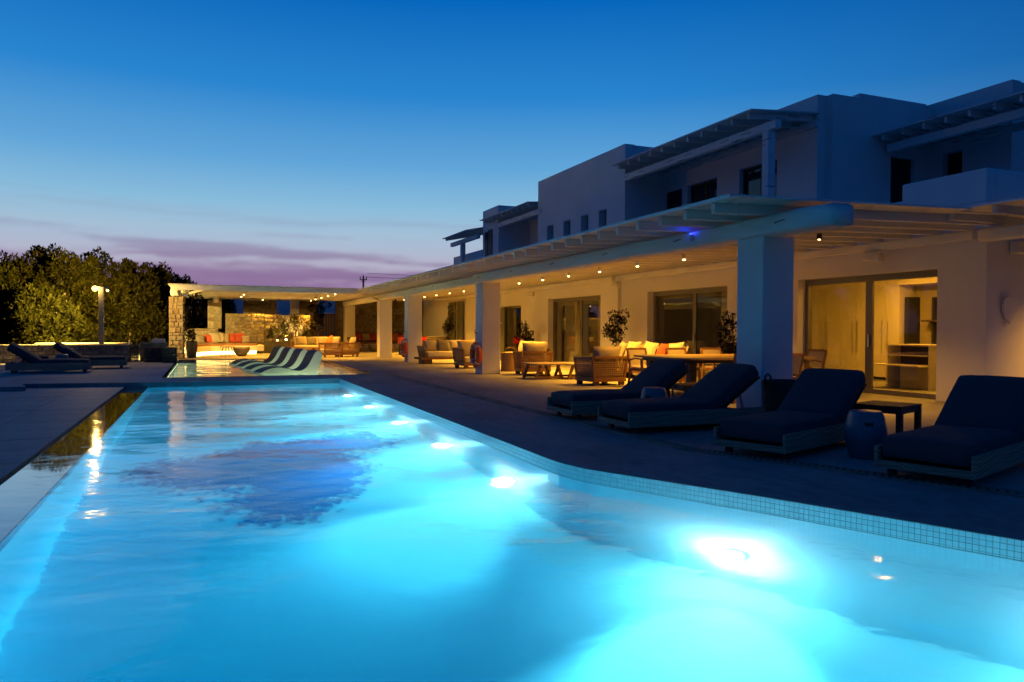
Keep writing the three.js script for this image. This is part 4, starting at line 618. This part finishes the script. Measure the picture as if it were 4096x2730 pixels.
solo('stone_step', BX(-0.86, -0.27, 0.0, 0.07, -31.4, -29.85, 0.01), M.darkstone[2], 'low dark step between planter and shallow pool', 'step');
{ const g = thing('garden_gate', 'low olive slatted garden gate between two stone walls', 'gate', [-2.53, 0, -31.3]); for (let i = 0; i < 5; i++) part('gate_slat', BX(i * 0.058, i * 0.058 + 0.048, 0.03, 0.64, -0.015, 0.015), M.oliveLight, g); part('gate_rail', mg(BX(0, 0.29, 0.12, 0.17, -0.03, -0.016), BX(0, 0.29, 0.5, 0.55, -0.03, -0.016)), M.oliveLight, g); }
{ const g = thing('lamp_post', 'square post with two floodlights standing on the garden wall', 'lamp post', [-3.5, 0, -31.5]); part('post', BX(-0.08, 0.08, 0.64, 2.78, -0.08, 0.08, 0.008), M.postgrey, g);
  part('bracket', BX(-0.2, 0.2, 2.74, 2.78, -0.02, 0.02), M.steel, g); const heads = [[-0.2, 2.72, 0.06, 1], [0.2, 2.66, 0.02, 0]];
  for (const [x, y, z, big] of heads) { const h = part('flood_head', lathe([[0, 0.05], [0.03, 0.05], [0.06, 0.035], [0.07, 0.0], [0, 0.0]], 20).rotateX(big ? -1.35 : 0.5).translate(x, y, z - (big ? 0.045 : 0.02)), M.steel, g); part('flood_lamp_lens', muv(new THREE.SphereGeometry(big ? 0.1 : 0.045, 20, 14).scale(1, 1, 0.8).translate(x, y - 0.01, z + 0.03)), glow([1, 0.55, 0.09], big ? 7 : 3), h); }
  const p = new THREE.PointLight(new THREE.Color().setRGB(1, 0.62, 0.15), 14); p.position.set(-0.2, 2.71, 0.09); p.shadow.radius = 4; p.castShadow = true; g.add(p);
  const s = new THREE.SpotLight(new THREE.Color().setRGB(1, 0.66, 0.15), 2400, 0, 1.38, 0.8, 2); s.position.set(-0.05, 2.86, -0.2); s.target.position.set(-4, 0.6, -5); s.shadow.radius = 3; s.castShadow = true; g.add(s, s.target);
  const q = new THREE.SpotLight(new THREE.Color().setRGB(1, 0.56, 0.11), 170, 0, 0.75, 0.8, 2); q.position.set(0.24, 2.64, 0.1); q.target.position.set(2.6, 1.6, -2.4); q.shadow.radius = 2; q.castShadow = true; g.add(q, q.target); }
// ---------------------------------------------------------------- pavilion furniture
{ const top = [[-0.98, -36.6], [-0.3, -36.5], [-0.12, -37.3], [0.3, -38.3], [0.95, -39.0], [1.8, -39.3], [2.75, -39.35], [2.82, -39.6], [2.82, -41.25], [-0.98, -41.25]], ins = [[-0.98, -36.95], [-0.6, -36.9], [-0.42, -37.5], [0.02, -38.6], [0.78, -39.35], [1.75, -39.68], [2.45, -39.72], [2.45, -41.2], [-0.98, -41.2]];
  const g = thing('built_in_bench', 'curved built in plaster bench with glowing light strip beneath', 'bench'); part('bench_slab', prism(top, 0.16, 0.42), M.plaster, g); part('plinth', prism(ins, 0, 0.159), M.plaster, g);
  const st = thing('light_strip', 'bright warm light strip under the curved bench', 'light strip'); const path = [[-0.5, -36.85], [-0.3, -37.4], [0.12, -38.45], [0.85, -39.2], [1.78, -39.52], [2.45, -39.56]];
  for (let i = 1; i < path.length; i++) { const [a, b] = [path[i - 1], path[i]], n = Math.hypot(b[0] - a[0], b[1] - a[1]), mx = (a[0] + b[0]) / 2, mz = (a[1] + b[1]) / 2; part('strip_lens', bar([a[0], 0.145, a[1]], [b[0], 0.145, b[1]], 0.02, 0.02), glow([1, 0.7, 0.25], 14), st); const l = new THREE.RectAreaLight(new THREE.Color().setRGB(1, 0.6, 0.14), 220, n, 0.05); l.position.set(mx + 0.03, 0.13, mz + 0.04); l.rotation.set(-Math.PI / 2 + 0.5, 0, 0); l.rotation.order = 'YXZ'; l.rotation.set(-Math.PI / 2 + 0.45, Math.atan2(-(b[1] - a[1]), b[0] - a[0]), 0); st.add(l); }
  part('seat_pad', prism([[-0.95, -36.75], [-0.38, -36.7], [-0.2, -37.4], [0.22, -38.45], [0.9, -39.12], [0.9, -40.5], [-0.95, -40.5]], 0.421, 0.53), M.seatbrown, g); part('seat_pad', prism([[0.91, -39.13], [1.8, -39.42], [2.4, -39.45], [2.5, -39.7], [2.5, -40.5], [0.91, -40.5]], 0.421, 0.53), M.seatbrown, g); }
const pavP = [[-0.15, 0.74, -39.35, 0.45, M.taupe, 'dark brown cushion at the left end of the curved bench', 0.35], [0.22, 0.76, -39.75, 0.46, M.red, 'rust red cushion tucked behind the left brown cushion', 0.3], [0.55, 0.82, -39.85, 0.56, M.sand, 'large cream striped cushion on the curved bench', 0.25], [1.28, 0.8, -40.15, 0.52, M.red, 'large rust red cushion, left of two in the middle of the bench', 0.1], [1.66, 0.8, -40.2, 0.54, M.red, 'large rust red cushion, right of two in the middle of the bench', 0.0], [1.98, 0.73, -39.95, 0.4, M.sand, 'small cream cushion before the red ones on the bench', -0.1], [2.32, 0.73, -40.05, 0.46, M.taupe, 'brown cushion at the right end of the curved bench', -0.15]];
pavP.forEach(([x, y, z, s, m, l, ry], i) => pillow([x, y, z], [-0.3, ry, 0.05 * (i % 3 - 1)], s, s * 0.95, 0.2, m, l, 120 + i));
{ const o = pillow([0.93, 0.81, -39.95], [-0.3, 0.2, -0.06], 0.54, 0.52, 0.2, M.sand, 'second large cream cushion with a broad brown stripe on the bench', 140); const g = pillowGeo(0.18, 0.525, 0.215, 140); part('stripe', g, M.stripe, o); }
{ const g = thing('round_table', 'small round teak table with splayed legs before the bench', 'side table', [1.0, 0, -36.4]); part('table_top', CY(0.32, 0.32, 0.035, 0, 0.435, 0, 36), M.teak, g); for (let i = 0; i < 4; i++) { const a = i * 1.5708 + 0.3; part('leg', rod([Math.cos(a) * 0.3, 0, Math.sin(a) * 0.3], [Math.cos(a) * 0.18, 0.42, Math.sin(a) * 0.18], 0.014, 0.02), M.teak, g); } }
function bowl(pos, label) { const g = thing('fire_bowl', label, 'fire bowl', pos, 0, 'half round concrete fire bowls'); part('bowl', lathe([[0, 0], [0.14, 0], [0.24, 0.06], [0.33, 0.18], [0.37, 0.32], [0.375, 0.41], [0.345, 0.41], [0.3, 0.3], [0, 0.26]], 40), M.concrete, g); part('grip_slot', B(0.09, 0.028, 0.02, -0.2, 0.33, 0.30, 0.008), M.black, g); }
bowl([1.62, 0, -36.7], 'half round concrete fire bowl beside the round teak table'); bowl([9.0, 0, -42.4], 'half round concrete fire bowl before the bench of red cushions');
{ const g = thing('tall_planter', 'tall tapered planter with climbing plant at the stone pillar', 'planter', [-0.47, 0, -35.0]); const s = (t) => 0.17 + 0.06 * Math.sin(t * 2.2), pos = []; const l = []; for (let k = 0; k < 6; k++) { const t = k / 6, u = (k + 1) / 6, a = s(t), b = s(u); l.push(muv(new THREE.CylinderGeometry(b * 1.414, a * 1.414, 0.122, 4, 1, k < 5).rotateY(Math.PI / 4).translate(0, 0.06 + k * 0.122, 0))); } part('planter_body', mg(l), M.planter, g); const r = mulberry(71); const cs = [[0, 0.95, 0, 0.14, 0.2], [-0.05, 1.3, 0, 0.12, 0.2], [0.1, 1.5, 0, 0.2, 0.16], [0.16, 1.62, 0, 0.14, 0.12], [0, 1.85, 0, 0.14, 0.2], [-0.02, 2.2, 0, 0.16, 0.2], [0.05, 2.4, 0.1, 0.18, 0.16], [0.3, 2.6, 0, 0.12, 0.08], [0.42, 2.42, 0, 0.1, 0.14], [0.05, 2.72, 0.2, 0.16, 0.12], [0.15, 2.85, 0.3, 0.18, 0.08]]; part('stem', mg(tube([[0, 0.7, 0], [0.03, 1.4, 0.02], [-0.02, 2.1, 0], [0.05, 2.8, 0.1]], 0.016), tube([[0.02, 0.7, 0], [0.12, 1.4, 0], [0.28, 2.1, 0], [0.42, 2.5, 0]], 0.014)), M.bark, g); part('foliage', leaves(1300, blob(cs), 0.085, 72), M.leaf[0], g); }
{ const g = thing('planter_box', 'long dark planter box below the stone wall', 'planter', [0, 0, 0]); for (const [a, b] of [[2.92, 3.9], [3.93, 4.9], [4.93, 5.9]]) part('box_panel', BX(a, b, 0, 0.6, -40.55, -40.5, 0.005), M.planter, g); part('box_body', BX(2.93, 5.9, 0, 0.56, -41.25, -40.552), M.planter, g);
  [[3.35, 1.65], [3.85, 2.05], [4.5, 1.95], [5.15, 1.75]].forEach(([x, h], i) => { const r = mulberry(300 + i), t = thing('uplit_shrub', ['leftmost', 'second', 'third', 'rightmost'][i] + ' of the four uplit shrubs in the long planter box', 'shrub', [x, 0.56, -40.9], 0, 'uplit shrubs in the planter box'); const H = h - 0.56; part('stem', mg([0, 1, 2].map((k) => tube([[0.05 * k - 0.05, 0, 0], [(r() - 0.5) * 0.2, H * 0.5, (r() - 0.5) * 0.15], [(r() - 0.5) * 0.4, H * 0.85, (r() - 0.5) * 0.2]], 0.012))), M.bark, t); part('foliage', leaves(1100, blob(clumps(r, 14, 0.32, 0.3, H, 0.15)), 0.075, 310 + i), M.leafPale, t); });
  [[3.55, 0.62], [3.98, 0.66], [4.55, 0.68]].forEach(([x, y], i) => { const t = thing('garden_spotlight', ['left', 'middle', 'right'][i] + ' of three small spotlights among the uplit shrubs', 'spotlight', [x, y - 0.06, -40.6], 0, 'garden spotlights in the planter box'); part('spike', rod([0, -0.04, 0], [0, 0.02, 0], 0.012), M.black, t); part('spot_head', lathe([[0.02, -0.02], [0.035, 0.0], [0.042, 0.06], [0.035, 0.06]], 16).rotateX(-0.5).translate(0, 0.04, 0), M.black, t); part('spot_lens', muv(new THREE.SphereGeometry(0.045, 14, 10).translate(0, 0.1, -0.01)), glow([1, 0.7, 0.25], i ? 30 : 10), t); const s = new THREE.SpotLight(new THREE.Color().setRGB(1, 0.64, 0.18), i ? 26 : 10, 0, 1.0, 0.8, 2); s.position.set(0, 0.15, -0.03); s.target.position.set(0, 1.2, -0.4); s.shadow.radius = 2; s.castShadow = true; t.add(s, s.target); }); }
{ const r = mulberry(8), g = thing('young_tree', 'dark leafy young tree before the stone pier by the gate', 'tree', [5.75, 0, -42.6]); part('trunk', tube([[0, 0, 0], [0.05, 1, 0], [0.2, 1.8, 0], [0.35, 2.7, 0]], 0.025), M.bark, g); part('crown', leaves(1100, blob([[0.1, 1.5, 0, 0.3, 0.3], [0.15, 1.9, 0, 0.25, 0.3], [0, 2.4, 0, 0.4, 0.2], [0.5, 2.6, 0, 0.35, 0.15], [0.25, 2.2, 0, 0.2, 0.3]]), 0.11, 82), M.leafGlossy, g); }
makeSofa('pale cushioned sofa before the planter box in the pavilion', [5.15, 0, -38.3], 0, 2.3);
[[4.45, M.sand, 'sand'], [4.95, M.taupe, 'olive taupe'], [5.5, M.sand, 'sand'], [5.85, M.orange, 'orange'], [6.15, M.cream, 'cream']].forEach(([x, m, c], i) => pillow([x, 0.68, -38.15], [-0.35, 0.1 * (i % 3 - 1), i === 3 ? 0.5 : 0.04], 0.48, 0.44, 0.17, m, `${c} cushion on the pavilion sofa, ${ord[i]} from the left`, 160 + i));
{ const g = thing('coffee_table', 'long teak coffee table with splayed legs in the pavilion', 'coffee table', [3.98, 0, -35.6]); part('table_top', B(1.98, 0.05, 0.7, 0, 0.4, 0, 0.015), M.teak, g); for (const x of [-1, 1]) for (const z of [-1, 1]) part('leg', rod([x * 0.92, 0, z * 0.3], [x * 0.72, 0.38, z * 0.25], 0.025, 0.035), M.teak, g); }
function loungeChair(pos, ry, label) { const g = thing('slatted_lounge_chair', label, 'chair', pos, ry, 'light wooden lounge chairs'); for (const s of [-1, 1]) { part('front_leg', bar([s * 0.3, 0, 0.32], [s * 0.28, 0.4, 0.22], 0.035, 0.045), M.teak, g); part('back_leg', bar([s * 0.3, 0, -0.4], [s * 0.28, 0.36, -0.2], 0.035, 0.045), M.teak, g); part('side_rail', mg(bar([s * 0.28, 0.4, 0.3], [s * 0.28, 0.32, -0.25], 0.035, 0.05), bar([s * 0.28, 0.32, -0.2], [s * 0.28, 0.8, -0.42], 0.035, 0.05)), M.teak, g); }
  for (let i = 0; i < 7; i++) part('seat_slat', bar([-0.28, 0.395 - i * 0.011, 0.25 - i * 0.075], [0.28, 0.395 - i * 0.011, 0.25 - i * 0.075], 0.015, 0.05), M.teak, g); for (let i = 0; i < 5; i++) part('back_slat', bar([-0.22 + i * 0.11, 0.38, -0.23], [-0.22 + i * 0.11, 0.78, -0.41], 0.03, 0.014), M.teak, g); part('top_rail', bar([-0.3, 0.8, -0.42], [0.3, 0.8, -0.42], 0.05, 0.035), M.teak, g); }
loungeChair([7.75, 0, -41.2], 0.9, 'slatted wooden chair left of the second fire bowl'); loungeChair([9.6, 0, -38.6], -1.2, 'slatted wooden chair seen between the two white columns'); loungeChair([10.9, 0, -39.2], -0.6, 'slatted wooden chair standing behind the stone counter'); loungeChair([11.5, 0, -39.0], -0.4, 'slatted wooden chair at the right end of the stone counter');
{ const g = thing('long_bench', 'long plaster bench with brown seat pad below the shaded wall', 'bench', [0, 0, 0]); part('bench_slab', BX(7.6, 12, 0.14, 0.42, -43.9, -42.95, 0.02), M.plaster, g); part('plinth', BX(7.7, 11.9, 0, 0.139, -43.9, -43.2), M.plaster, g); part('seat_pad', BX(7.65, 11.9, 0.421, 0.54, -43.9, -43.0, 0.02), M.seatbrown, g); }
[[8.3, M.red], [8.75, M.sand], [9.15, M.red], [9.55, M.taupe], [9.95, M.red], [10.4, M.orange], [10.9, M.red]].forEach(([x, m], i) => pillow([x, 0.8, -43.62], [-0.3, 0, 0.04 * (i % 2)], 0.5, 0.5, 0.18, m, `square cushion on the long bench below the shaded wall, ${ord[i]} from the left`, 180 + i, 'cushions on the long bench'));
stoneWall('stone_counter', 'pale stone counter with flat top beside the red games table', 10.6, 12.2, 0, 0.85, -38.2, -37.6, { seed: 33, w0: 0.14, w1: 0.34, cap: true, category: 'counter' }, 'fl');
{ const g = thing('games_table', 'red games table with a chrome rod left of the stone counter', 'games table', [9.65, 0, -36.6]); part('cabinet', B(1.3, 0.36, 0.7, 0, 0.72, 0, 0.02), M.redpaint, g); part('rim', mg(BX(-0.67, 0.67, 0.9, 0.93, -0.37, -0.3), BX(-0.67, 0.67, 0.9, 0.93, 0.3, 0.37), BX(-0.67, -0.6, 0.9, 0.93, -0.3, 0.3), BX(0.6, 0.67, 0.9, 0.93, -0.3, 0.3)), M.black, g); for (const x of [-0.55, 0.55]) for (const z of [-0.26, 0.26]) part('leg', B(0.1, 0.54, 0.1, x, 0.27, z), M.black, g); for (const z of [-0.15, 0.15]) part('rod', rod([0.4, 0.82, z], [0.95, 0.82, z], 0.012), M.steel, g); }
// ---------------------------------------------------------------- wave shaped loungers standing in the shallow pool
{ const up = [[0, 0.0], [0.12, 0.06], [0.3, 0.12], [0.5, 0.14], [0.72, 0.11], [0.95, 0.05], [1.15, 0.03], [1.3, 0.09], [1.42, 0.22], [1.52, 0.40], [1.6, 0.54], [1.68, 0.60]], cu = new THREE.CatmullRomCurve3(up.map(([x, y]) => V(x, y, 0))).getPoints(40).map((p) => [p.x, p.y]);
  const rear = [[1.76, 0.585], [1.82, 0.48], [1.78, 0.3], [1.70, 0.12], [1.66, -0.06], [1.64, -0.28], [0.05, -0.28], [0.0, -0.02]];
  const proto = thing('ledge_lounger', 'x', 'pool lounger', [0, 0, 0], 0, 'wave shaped loungers in the shallow pool'); part('shell', profile([...cu, ...rear], 0.58, 0.02), M.whitelounge, proto);
  const off = cu.map(([x, y], i) => { const a = cu[Math.max(0, i - 1)], b = cu[Math.min(cu.length - 1, i + 1)], dx = b[0] - a[0], dy = b[1] - a[1], n = Math.hypot(dx, dy); return [x - dy / n * 0.028, y + dx / n * 0.028]; }), low = cu.map(([x, y], i) => [lerp(x, off[i][0], 0.3), lerp(y, off[i][1], 0.3)]); part('seat_pad', profile([...off, ...low.reverse()], 0.6), M.navydeep, proto);
  [[1.42, -22.55, 'nearest of the four'], [1.25, -24.45, 'second of the four'], [1.1, -26.4, 'third of the four'], [0.95, -28.35, 'farthest of the four']].forEach(([x, z, t], i) => { const l = 'pale wave shaped lounger standing in the shallow pool, ' + t; if (i) dup(proto, [x, 0.0, z], 0.25, l); else { proto.position.set(x, 0.0, z); proto.rotation.y = 0.25; proto.userData.label = l; } }); }
// ---------------------------------------------------------------- trees, distant things
function tamarisk(pos, h, w, seed, label) {
  const r = mulberry(seed), g = thing('tamarisk_tree', label, 'tree', pos, 0, 'feathery trees behind the garden wall'), limbs = [], cs = [];
  for (let i = 0; i < 5; i++) { const a = r() * 6.28, q = w * (0.3 + 0.5 * r()), top = h * (0.5 + 0.3 * r()); limbs.push(tube([[0, 0, 0], [Math.cos(a) * q * 0.3, top * 0.4, Math.sin(a) * q * 0.3], [Math.cos(a) * q, top, Math.sin(a) * q]], 0.016 + 0.016 * r(), 12, 5)); }
  for (let i = 0; i < 60; i++) { const t = Math.pow(r(), 0.8), a = r() * 6.28, q = w * 1.15 * Math.sqrt(r()) * (1.05 - 0.55 * t * t), k = 0.26 + r() * 0.3; cs.push([Math.cos(a) * q, lerp(0.25, h - 0.25, t), Math.sin(a) * q, k * (1.15 - 0.45 * t), k * 1.25]); }
  part('trunk', mg(limbs), M.bark, g); part('crown', leaves(15000, blob(cs), 0.16, seed + 1, -0.5), M.leaf[seed % 3], g);
}
[[-14.5, -41, 4.3, 1.9], [-12.2, -38, 4.0, 1.7], [-10.2, -40.5, 4.4, 1.8], [-8.4, -37.5, 3.8, 1.6], [-6.9, -40.2, 4.7, 1.8], [-5.3, -38.4, 4.3, 1.6], [-4.4, -41.5, 4.8, 1.7], [-3.3, -39.6, 4.3, 1.4], [-2.3, -41.6, 4.2, 1.3], [-1.4, -44.5, 3.9, 1.2], [-11.5, -44, 4.7, 1.9], [-8.2, -44, 4.8, 1.9], [-6.0, -35.2, 2.6, 1.2], [-9.6, -34.8, 2.7, 1.3], [0.6, -47.5, 3.2, 1.4], [-17.5, -39, 4.4, 2], [-20.5, -36, 4.3, 2], [-23, -32, 4.4, 2], [-25, -27.5, 4.3, 2], [-26, -23, 4.4, 2]].forEach(([x, z, h, w], i) => tamarisk([x, -0.15, z], h + 0.15, w, 400 + i * 7, `feathery green tree behind the garden wall, ${['at the left picture edge', 'second from the left edge', 'behind the left edge pair', 'left of the lamp post, front row', 'tall one left of the lamp post', 'right behind the lamp post', 'tallest, behind the lamp post', 'right of the lamp post', 'between lamp post and stone pillar', 'next to the stone pillar', 'in the back row on the left', 'in the back row in the middle', 'low one left of the lamp post', 'low one behind the left loungers', 'seen through the dark pavilion opening', 'first one outside the left picture edge', 'second one outside the left picture edge', 'third one outside the left picture edge', 'fourth one outside the left picture edge', 'fifth one outside the left picture edge'][i]}`));
struct('hill', (() => { const pts = [[-420, -2]]; for (let i = 0; i <= 60; i++) { const x = -420 + i * 9; pts.push([x, 6 + 24 * Math.exp(-(((x + 118) / 60) ** 2)) + 6 * fbm(i * 0.2, 1, 0, 3, 4)]); } pts.push([120, -2]); const g = profile(pts, 160); g.translate(0, 0, -620); return g; })(), M.earth);
{ const g = thing('utility_pole', 'distant utility pole with three insulators against the evening sky', 'utility pole', [15.76, -0.5, -80]); part('pole', rod([0, 0, 0], [0, 7.35, 0], 0.12, 0.09, 10), M.bark, g); part('crossarm', mg(BX(-0.38, 0.38, 7.05, 7.13, -0.05, 0.05), bar([-0.3, 7.06, 0], [0, 6.75, 0], 0.04, 0.04), bar([0.3, 7.06, 0], [0, 6.75, 0], 0.04, 0.04)), M.bark, g); for (const x of [-0.34, 0, 0.34]) part('insulator', lathe([[0, 0], [0.05, 0], [0.05, 0.1], [0.03, 0.14], [0.05, 0.2], [0.03, 0.26], [0, 0.27]], 10).translate(x, x ? 7.13 : 7.33, 0), M.black, g);
  for (const x of [-0.34, 0.34]) solo('overhead_wire', tube([[15.76 + x, 6.88, -80], [24, 6.9, -80], [36, 8.2, -80], [48, 10, -80]].map((p) => [p[0], p[1], p[2] + x]), 0.018, 30, 4), M.black, x < 0 ? 'thin overhead wire to the right of the pole, lower one' : 'thin overhead wire to the right of the pole, upper one', 'wire', [0, x < 0 ? 0 : 0.35, 0]); }
renderer.render(scene, camera);
